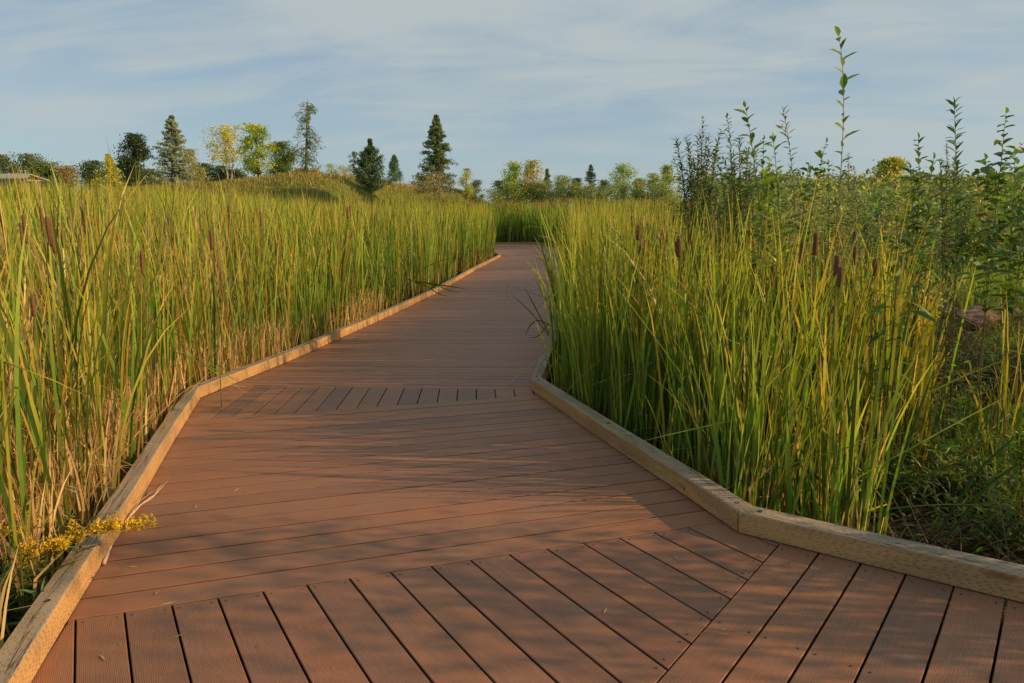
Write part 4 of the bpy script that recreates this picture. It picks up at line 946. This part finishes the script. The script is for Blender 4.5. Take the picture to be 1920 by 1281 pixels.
# ------------------------------------------------------------ goldenrod
M_GOLD = leaf_mat('goldenrod_floret', .25, .7, (1.1, 1.0, .4))
def goldenrod(label, base, ctrl, tip, nrac, flo, leaf_n=40, scale=1.0):
    o = empty('goldenrod', base); tag(o, label, 'wildflower', 'goldenrod plants at the left kerb')
    P = [np.asarray(base) * (1 - t_) ** 2 + np.asarray(ctrl) * 2 * t_ * (1 - t_) + np.asarray(tip) * t_ * t_ for t_ in np.linspace(0, 1, 14)]
    mb = MB(); mb.tube(P, [.004 * (1 - .7 * i / 13) for i in range(14)], 6)
    C = []; P = np.array(P)
    for k in range(nrac):
        f = .45 + .55 * (k + .5) / nrac; i0 = f * 13; p = np.array([np.interp(i0, range(14), P[:, j]) for j in range(3)])
        ax = P[min(13, int(i0) + 1)] - P[int(i0)]; ax /= np.linalg.norm(ax)
        a_ = random.random() * 6.28; side = np.array([cos(a_), sin(a_) * .6, .7 * random.uniform(.2, 1.2)])
        ln = scale * random.uniform(.055, .115) * (1.25 - .7 * (f - .45) / .55); q = p + (ax * .8 + side * .8) * ln
        mid = (p + q) / 2 + np.array([0, 0, ln * .18]); B = [p, mid, q + np.array([0, 0, -ln * .05])]; mb.tube(B, [.0012, .001, .0006], 4)
        for _ in range(flo):
            g_ = random.uniform(.12, 1); c = B[0] * (1 - g_) ** 2 + B[1] * 2 * g_ * (1 - g_) + B[2] * g_ * g_
            C.append(c + rng.normal(0, .0085 * scale * (1.15 - .6 * g_), 3) + np.array([0, 0, .003]))
    for _ in range(flo * 2):
        g_ = random.uniform(.75, 1); c = np.array([np.interp(g_ * 13, range(14), P[:, j]) for j in range(3)]); C.append(c + rng.normal(0, .006, 3))
    mb.build('stem', M_STEM, o)
    C = np.array(C); n = len(C); col = jit((.62, .45, .035), n, .16, .08)
    parts_ = [diamonds(np.repeat(C, 7, 0) + rng.normal(0, .0026, (7 * n, 3)), .0062 * scale, np.repeat(col, 7, 0), .8)]
    V, Fq, cc = join(parts_); mesh_np('flower_plume', V, Fq, M_GOLD, o, col=cc)
    idx = rng.uniform(0, 9, leaf_n); C = np.stack([np.interp(idx, range(14), P[:, j]) for j in range(3)], 1)
    dr = rng.normal(0, 1, (leaf_n, 3)) * [1, 1, .5] + [.2, 0, .1]; ln = rng.uniform(.05, .10, leaf_n) * scale
    V, T, cc = leaf_quads(C, dr, np.tile([0, 0, 1.], (leaf_n, 1)) + rng.normal(0, .3, (leaf_n, 3)), ln, ln * .17, jit((.08, .15, .03), leaf_n), .2, .5)
    mesh_np('leaves', V, T, M_LEAF, o, col=cc)
g0 = lambda px, py, Y: at(px, py, Y)
goldenrod('goldenrod with a full yellow plume lying across the left kerb', g0(-60, 1240, 2.35), g0(60, 985, 2.5), g0(262, 990, 2.62), 30, 34)
goldenrod('goldenrod with shorter plumes just left of the kerb, below the main plume', g0(-40, 1260, 2.3), g0(20, 1000, 2.42), g0(128, 1028, 2.45), 13, 24, scale=.85)
goldenrod('goldenrod at the left edge of the picture behind the kerb plume', g0(-120, 1200, 2.6), g0(-60, 940, 2.75), g0(82, 985, 2.85), 20, 26, scale=.95)
goldenrod('goldenrod sprig with small yellow tufts at the very left edge', g0(-120, 1180, 2.3), g0(-60, 1000, 2.45), g0(35, 1002, 2.5), 12, 22, scale=.8)
goldenrod('goldenrod tips showing above the others at the left edge', g0(-160, 1180, 2.8), g0(-100, 920, 2.9), g0(14, 955, 2.95), 12, 22, scale=.8)
x_ = at(60, 1100, 2.5)
for k, (px, py, lb) in enumerate([(20, 1120, 'leafy green weed under the goldenrod at the left edge'), (70, 1080, 'leafy green weed between the goldenrod and the left kerb'), (5, 1180, 'leafy weed low in the left corner')]):
    b_ = at(px, py, 2.35); b_[2] = -.42; tips = [b_ + np.array([random.uniform(-.25, .2), random.uniform(-.2, .25), random.uniform(.3, .62)]) for _ in range(7)]
    sapling('leafy_weed', lb, 'weed', b_, tips, .09, (.07, .14, .03), .004, .2, .03, 'weeds under the goldenrod', .17, .4, 1)

# ------------------------------------------------------------ trees
def finish_tree(o, wood, V, Fq, C, leafmat, bark): 
    wood.build('trunk', bark, o, smooth=True); mesh_np('crown', V, Fq, leafmat, o, col=C)
def conifer(name, label, px, top, base_py, Y, half_px, col, n=5200, power=.8, droop=.25, ragged=.25, group=None, bark=None, size=.12, levels=26, lean=0, columnar=False, base_gap=.03):
    b_ = at(px, base_py, Y); tp = at(px + lean, top, Y); H = tp[2] - b_[2]; Rm = 1.22 * half_px * Y / F
    b_[2] -= .3; H += .3
    o = empty(name, b_); tag(o, label, 'tree', group)
    wd = MB(); wd.tube([b_, b_ + (tp - b_) * .5, tp], [H * .022, H * .013, H * .003], 7)
    C = []; ax = (tp - b_)
    for l in range(levels):
        f = base_gap + (1 - base_gap) * (l + random.random() * .5) / levels
        prof = (1 - f) ** power if not columnar else math.sin(min(1, (f + .16)) ** .8 * pi) ** .55
        nb = max(4, int(9 * (1 - f * .5)))
        for b2 in range(nb):
            a_ = random.random() * 6.28; r_ = Rm * prof * random.uniform(1 - ragged * 2, 1 + ragged * 1.1); r_ = max(r_, .04)
            up = .45 if columnar else -.05
            if 'forked' in label and f > .84: r_ = Rm * random.uniform(.45, 1.0); up = .15
            s = b_ + ax * f; e = s + np.array([cos(a_) * r_, sin(a_) * r_, r_ * (up + (.35 * f)) - droop * r_])
            if not columnar: e = e + np.array([0, 0, r_ * .12])
            wd.tube([s, (s + e) / 2 + np.array([0, 0, droop * r_ * .2]), e], [H * .004, H * .003, H * .001], 3)
            m_ = max(5, int(n / levels / nb)); g_ = rng.random(m_) ** .6
            Q = s[None] * (1 - g_[:, None]) + e[None] * g_[:, None]; Q += rng.normal(0, 1, (m_, 3)) * np.array([.09, .09, .05]) * (.25 + r_ * .55)
            Q[:, 2] -= droop * .35 * r_ * rng.random(m_)
            C.append(Q)
    C = np.concatenate(C); C = np.repeat(C, 3, 0) + rng.normal(0, .05, (3 * len(C), 3)); N = len(C)
    cl = (2.4 + .4 * np.sin(C[:, 0] * 5 + C[:, 2] * 7) )[:, None]
    V, Fq, cc = diamonds(C, 1.15 * size * (H / 5) ** .5, jit(col, N, .2) * cl, .45)
    finish_tree(o, wd, V, Fq, cc, M_NEEDLE, bark or M_BARK); return o
def broad(name, label, px, top, base_py, Y, half_px, col, n=3600, clusters=22, group=None, size=.13, open_=.5, trunk=.25, bark=None, stems=1, lean=0, cat='tree', spread=.33):
    b_ = at(px, base_py, Y); H = at(px, top, Y)[2] - b_[2]; Rm = half_px * Y / F; b_[2] -= .35; H += .35
    o = empty(name, b_); tag(o, label, cat, group); wd = MB(); C = []
    for s_ in range(stems):
        d0 = np.array([random.uniform(-.12, .12) * H * (stems > 1), 0, 0]); mt = b_ + d0 + np.array([lean * Y / F * .5, 0, H * .8])
        wd.tube([b_ + d0 * .3, b_ + d0 + np.array([0, 0, H * .4]), mt], [H * .02, H * .014, H * .004], 7)
        for c in range(clusters // stems):
            f = trunk + (1 - trunk) * (c + random.random()) / (clusters // stems)
            prof = math.sin(pi * min(.97, max(.08, (f - trunk) / (1 - trunk) * .85 + .12))) ** .6
            a_ = random.random() * 6.28; r_ = Rm * prof * random.uniform(.3, 1)
            e = b_ + d0 + np.array([cos(a_) * r_ + lean * Y / F * f, sin(a_) * r_, H * f])
            st = b_ + d0 + np.array([0, 0, H * max(.15, f - .3)])
            wd.tube([st, (st + e) / 2 + np.array([0, 0, -.04 * H * .3]), e], [H * .006, H * .004, H * .0015], 4)
            m_ = int(3.0 * n / clusters); sp = Rm * spread * random.uniform(.6, 1.2)
            Q = e[None] + rng.normal(0, 1, (m_, 3)) * np.array([sp, sp, sp * .75]); k = rng.random(m_) > open_ * .5
            C.append(Q[k])
    C = np.concatenate(C); C = C[C[:, 2] < b_[2] + H * 1.02]; C = C[C[:, 2] > b_[2] + .05]
    cl = (1.95 + .3 * np.sin(C[:, 0] * 4 + C[:, 2] * 6 + C[:, 1] * 3))[:, None]
    V, Fq, cc = diamonds(C, 1.25 * size * (H / 5) ** .5, jit(col, len(C), .2) * cl, .62)
    finish_tree(o, wd, V, Fq, cc, M_LEAF, bark or M_BARK); return o
MT = 'trees on and around the grassy mound'; FT = 'trees beyond the far reeds'
conifer('spruce_tree', 'tall dark green spruce with a narrow top, largest tree right of the mound crest', 818, 217, 352, 54, 36, (.055, .085, .035), 7500, .85, .2, .28, MT, levels=34)
conifer('pine_tree', 'dense bottle green columnar pine on the front slope of the mound', 694, 262, 356, 50, 22, (.030, .058, .026), 6000, .5, 0, .12, MT, columnar=True, levels=26)
conifer('spruce_tree', 'small cone-shaped green spruce between the columnar pine and the large spruce', 739, 291, 334, 60, 15, (.045, .085, .045), 2600, .8, .1, .12, MT, levels=20)
conifer('weeping_conifer', 'tall thin weeping conifer with a forked drooping top and pale staked trunk', 573, 186, 334, 56, 23, (.05, .09, .028), 1500, .30, .95, .5, MT, M_BARK, levels=20, lean=4, base_gap=.10, size=.10)
conifer('weeping_conifer', 'small thin weeping conifer on the mound left of the columnar pine', 664, 283, 330, 60, 9, (.06, .085, .05), 900, .2, .6, .5, MT, levels=12)
conifer('blue_spruce', 'broad silvery blue spruce rising from the left reeds', 322, 217, 372, 62, 40, (.12, .15, .115), 8500, .72, .12, .22, MT, levels=34)
broad('dark_pine', 'dark irregular pine left of the blue spruce', 264, 253, 365, 70, 26, (.030, .05, .022), 4200, 30, MT, .14, .3, .1, spread=.26)
broad('honey_locust', 'airy pale yellow tree with two bare thin trunks', 428, 237, 340, 56, 30, (.27, .26, .06), 1500, 22, MT, .11, .5, .38, M_PALEBARK, 2, spread=.25)
broad('young_maple', 'airy bright yellow green tree between the pale yellow tree and the round green one', 485, 234, 336, 57, 27, (.22, .26, .03), 2100, 24, MT, .13, .45, .18, spread=.26)
broad('round_tree', 'dense round green tree left of the weeping conifer', 531, 267, 334, 60, 23, (.07, .11, .028), 3600, 26, MT, .12, .1, .05, spread=.32)
conifer('larch_tree', 'small bright yellow pyramid-shaped tree above the left reeds', 203, 290, 366, 50, 27, (.19, .19, .02), 2400, .8, .05, .3, MT, levels=16)
broad('leafy_shrub', 'grey green shrub at the right foot of the blue spruce', 366, 281, 350, 64, 20, (.17, .17, .07), 1500, 14, MT, .13, .3, .05, cat='shrub')
for j, (px, top, hw, lb) in enumerate([(182, 303, 22, 'dark green bush left of the yellow pyramid tree'), (235, 308, 26, 'dark green bush right of the yellow pyramid tree'), (385, 308, 24, 'low dark bush right of the blue spruce'), (415, 312, 22, 'low dark bush below the pale yellow tree'), (448, 318, 20, 'low dark bush under the bright yellow green tree'), (285, 318, 24, 'dark bush between the dark pine and the blue spruce')]):
    broad('dark_bush', lb, px, top, 365, 75, hw, (.040, .065, .022), 2200, 22, 'dark bushes behind the left reeds', .16, .1, .02, cat='bush', spread=.4)
for j, (px, top, hw, lb) in enumerate([(12, 292, 30, 'grey green tree at the left edge behind the pale roof'), (60, 290, 26, 'second grey green tree from the left edge'), (92, 303, 22, 'low green tree above the right end of the pale roof'), (128, 312, 18, 'low reddish green bush right of the pale roof')]):
    broad('distant_tree', lb, px, top, 372, 95, hw, [(.06, .09, .035), (.07, .10, .045), (.065, .10, .03), (.16, .13, .06)][j], 2200, 20, 'trees behind the pale roof', .18, .1, .02, spread=.4)
for j, (px, top, hw, lb) in enumerate([(622, 308, 14, 'small bright bush right of the weeping conifer'), (645, 311, 12, 'small bright bush left of the small weeping conifer')]):
    broad('leafy_shrub', lb, px, top, 334, 62, hw, (.17, .19, .04), 900, 12, MT, .10, .3, .02, cat='shrub')
broad('twiggy_shrub', 'dry twiggy tan shrub at the foot of the large spruce', 824, 322, 362, 50, 26, (.24, .20, .10), 1300, 20, MT, .07, .5, .02, cat='shrub')
broad('twiggy_shrub', 'smaller dry twiggy shrub left of the large spruce', 778, 330, 358, 51, 16, (.22, .19, .09), 600, 14, MT, .06, .6, .02, cat='shrub')
broad('young_maple', 'yellow green young tree just right of the large spruce', 874, 317, 366, 52, 13, (.20, .23, .04), 1100, 14, MT, .10, .4, .1)
broad('leafy_shrub', 'dark rounded bush at the right end of the mound', 893, 338, 372, 53, 14, (.08, .10, .03), 1100, 12, MT, .12, .2, .02, cat='shrub')
broad('young_maple', 'left one of the two yellow green trees above the far bend', 962, 304, 378, 62, 18, (.19, .24, .03), 1500, 18, FT, .13, .4, .1)
broad('young_maple', 'right one of the two yellow green trees above the far bend, tipped with tan', 1000, 303, 378, 62, 22, (.21, .20, .06), 1700, 20, FT, .13, .45, .1)
conifer('spruce_tree', 'small pointed green spruce right of the two yellow green trees', 1026, 316, 378, 64, 12, (.05, .09, .04), 1600, .8, .05, .12, FT, levels=16)
conifer('spruce_tree', 'dark pointed spruce standing above the trees right of the far bend', 1108, 308, 378, 75, 15, (.03, .055, .035), 2200, .75, .15, .25, FT, levels=18)
for j, (px, top, hw, c, lb) in enumerate([(940, 340, 16, (.07, .10, .045), 'blue green bush at the left of the trees beyond the far reeds'), (972, 338, 30, (.10, .15, .05), 'green bush in front of the two yellow green trees'), (1052, 330, 16, (.11, .15, .035), 'olive tree right of the small pointed spruce'),
      (1078, 335, 15, (.035, .055, .025), 'dark pine crown left of the dark pointed spruce'), (1132, 338, 14, (.08, .11, .04), 'green bush right of the dark pointed spruce'), (1166, 308, 20, (.14, .19, .045), 'pale green upright tree, tallest right of the dark spruce'), (1195, 335, 14, (.11, .12, .04), 'olive bush right of the pale green upright tree'),
      (1222, 326, 16, (.14, .18, .05), 'pale green tree left of the last one before the willows'), (1248, 310, 14, (.15, .19, .055), 'pale green tree nearest the feathery willow bushes'), (1012, 345, 22, (.085, .12, .05), 'low green bush below the small pointed spruce')]):
    broad('distant_tree', lb, px, top, 380, 62 + 3 * (j % 3), hw, c, 1500, 16, FT, .13, .2, .05, spread=.34)
broad('yellow_tree', 'distant round yellow green tree above the thicket, left of the fork-topped sapling', 1665, 298, 385, 30, 24, (.22, .23, .05), 2600, 24, None, .14, .3, .1, spread=.3)
for j, (px, top, hw, lb) in enumerate([(1610, 338, 26, 'grey green woods tree left of the yellow tree on the skyline'), (1640, 340, 20, 'grey green woods tree behind the left side of the yellow tree'), (1560, 345, 26, 'low grey woods tree behind the tallest shoot'), (1700, 338, 24, 'grey woods tree right of the yellow tree'), (1850, 332, 34, 'low grey tree crown near the right edge of the skyline'), (1900, 325, 30, 'grey green tree crown at the right edge of the skyline'), (1500, 348, 28, 'low woods tree left of the tallest shoot'), (1780, 335, 30, 'grey woods tree behind the poplar'), (1900 - 1860 + 1400, 352, 30, 'low woods tree behind the arching shoot')]):
    broad('distant_tree', lb, px, top, 425, 160, hw, (.06, .085, .055), 1800, 20, 'woods on the skyline at the right', .5, .1, .02, spread=.45)
for j in range(17):
    px = 930 + j * 20 + random.uniform(-6, 6)
    broad('leafy_shrub', 'low green bush in the closed row above the distant reeds', px, random.uniform(340, 356), 395, 61 + random.uniform(-1, 1), random.uniform(15, 24), [(.10, .14, .05), (.14, .17, .05), (.085, .12, .05)][j % 3], 700, 9, 'row of bushes above the distant reeds', .14, .1, .02, cat='shrub', spread=.42)
# ornamental gold grass clumps by the weeping conifer
for j, (px, lb) in enumerate([(562, 'tan ornamental grass clump left of the weeping conifer trunk'), (588, 'tan ornamental grass clump right of the weeping conifer trunk')]):
    b_ = at(px, 334, 57); n = 500; x_ = b_[0] + rng.normal(0, .18, n); y_ = b_[1] + rng.normal(0, .18, n); c = jit((.42, .31, .13), n)
    V, Fq, C = blades(x_, y_, np.full(n, b_[2] - .4), rng.uniform(.8, 1.3, n), np.abs(rng.normal(.1, .18, n)), rng.random(n) * 6.3, np.full(n, .3), (np.zeros(n), np.ones(n)), np.full(n, .03), rng.random(n) * 3, c, c, c, 4)
    tag(mesh_np('grass_clump', V, Fq, M_GRASS, col=C), lb, 'grass', 'ornamental grass on the mound')

# ------------------------------------------------------------ rocks on the bank
import bmesh
def rock(label, px, py, Y, sx, sy, sz, seed):
    Y = 3.0
    while Y < 14:                           # march down the sight line to the bank
        c = at(px, py, Y)
        if c[2] < float(zg(c[0], Y)) + sz * .9: break
        Y += .05
    sx, sy, sz = sx * Y / 6.6, sy * Y / 6.6, sz * Y / 6.6
    bm = bmesh.new(); bmesh.ops.create_icosphere(bm, subdivisions=4, radius=1)
    r = random.Random(seed); pl = [(Vector((r.uniform(-1, 1), r.uniform(-1, 1), r.uniform(-1, 1))).normalized(), r.uniform(.55, .9)) for _ in range(14)]
    for v in bm.verts:
        for n_, d_ in pl:
            k = v.co.dot(n_)
            if k > d_: v.co -= n_ * (k - d_) * .9
        q = v.co; q *= 1 + .04 * sin(q.x * 9 + seed) * sin(q.y * 8) + .02 * sin(q.z * 23)
        v.co = Vector((q.x * sx, q.y * sy, q.z * sz))
    me = bpy.data.meshes.new('boulder'); bm.to_mesh(me); bm.free(); me.materials.append(M_ROCK)
    o = bpy.data.objects.new('boulder', me); COL.objects.link(o); o.location = c; tag(o, label, 'rock', 'rocks on the bank')
rock('reddish brown boulder on the bank, left one of the two', 1838, 598, 6.6, .22, .16, .12, 3)
rock('grey boulder on the bank near the right edge', 1886, 592, 6.7, .11, .12, .12, 8)
rock('low dark stone left of the reddish boulder, half hidden by leaves', 1786, 588, 6.8, .12, .12, .07, 5)

# ------------------------------------------------------------ pale low building at the far left
b0 = at(20, 350, 80); o = empty('low_building', (b0[0], b0[1], 0)); tag(o, 'low pale building with a light roof and two vent pipes, behind the left reeds', 'building')
x0, x1 = at(-60, 350, 80)[0], at(90, 350, 83)[0]; zr = zat(326, 80); ze = zat(336, 80); y0 = 80.
mb = MB(); mb.v = [(x0, y0, -.5), (x1 - .3, y0, -.5), (x1 - .3, y0 + 3, -.5), (x0, y0 + 3, -.5), (x0, y0, ze), (x1 - .3, y0, ze), (x1 - .3, y0 + 3, ze), (x0, y0 + 3, ze)]
mb.f = [(0, 1, 5, 4), (1, 2, 6, 5), (2, 3, 7, 6), (3, 0, 4, 7)]; mb.build('wall', M_WALL, o)
mb = MB(); mb.v = [(x0 - .3, y0 - .4, ze - .02), (x1, y0 - .4, ze - .02), (x1 - .9, y0 + 1.5, zr), (x0 - .3, y0 + 1.5, zr), (x0 - .3, y0 + 3.4, ze - .02), (x1, y0 + 3.4, ze - .02),
                   (x0 - .3, y0 - .4, ze + .10), (x1, y0 - .4, ze + .10), (x1 - .9, y0 + 1.5, zr + .12), (x0 - .3, y0 + 1.5, zr + .12), (x0 - .3, y0 + 3.4, ze + .10), (x1, y0 + 3.4, ze + .10)]
mb.f = [(6, 7, 8, 9), (9, 8, 11, 10), (0, 1, 7, 6), (1, 2, 8, 7), (2, 5, 11, 8), (5, 4, 10, 11), (3, 2, 1, 0), (4, 5, 2, 3), (0, 6, 9, 3), (3, 9, 10, 4)]; rf = mb.build('roof', M_ROOF, o)
for px in (38, 47):
    p = at(px, 324, 81.5); mb = MB(); mb.tube([(p[0], p[1], zr - .2), (p[0], p[1], zr + .35), (p[0], p[1], zr + .36), (p[0], p[1], zr + .5)], [.07, .07, .12, .12], 8); mb.build('vent_pipe', M_WALL, o)
for px in (30, 60, 80):
    p = at(px, 346, 80); mb = MB(); a_, z_ = p[0], p[2]
    mb.v = [(a_ - .5, y0 - .05, z_ - .35), (a_ + .3, y0 - .05, z_ - .35), (a_ + .3, y0 - .05, z_ + .35), (a_ - .5, y0 - .05, z_ + .35), (a_ - .5, y0 - .003, z_ - .35), (a_ + .3, y0 - .003, z_ - .35), (a_ + .3, y0 - .003, z_ + .35), (a_ - .5, y0 - .003, z_ + .35)]
    mb.f = [(0, 1, 2, 3), (0, 4, 5, 1), (1, 5, 6, 2), (2, 6, 7, 3), (3, 7, 4, 0)]; mb.build('window', M_DARKGLASS, o)
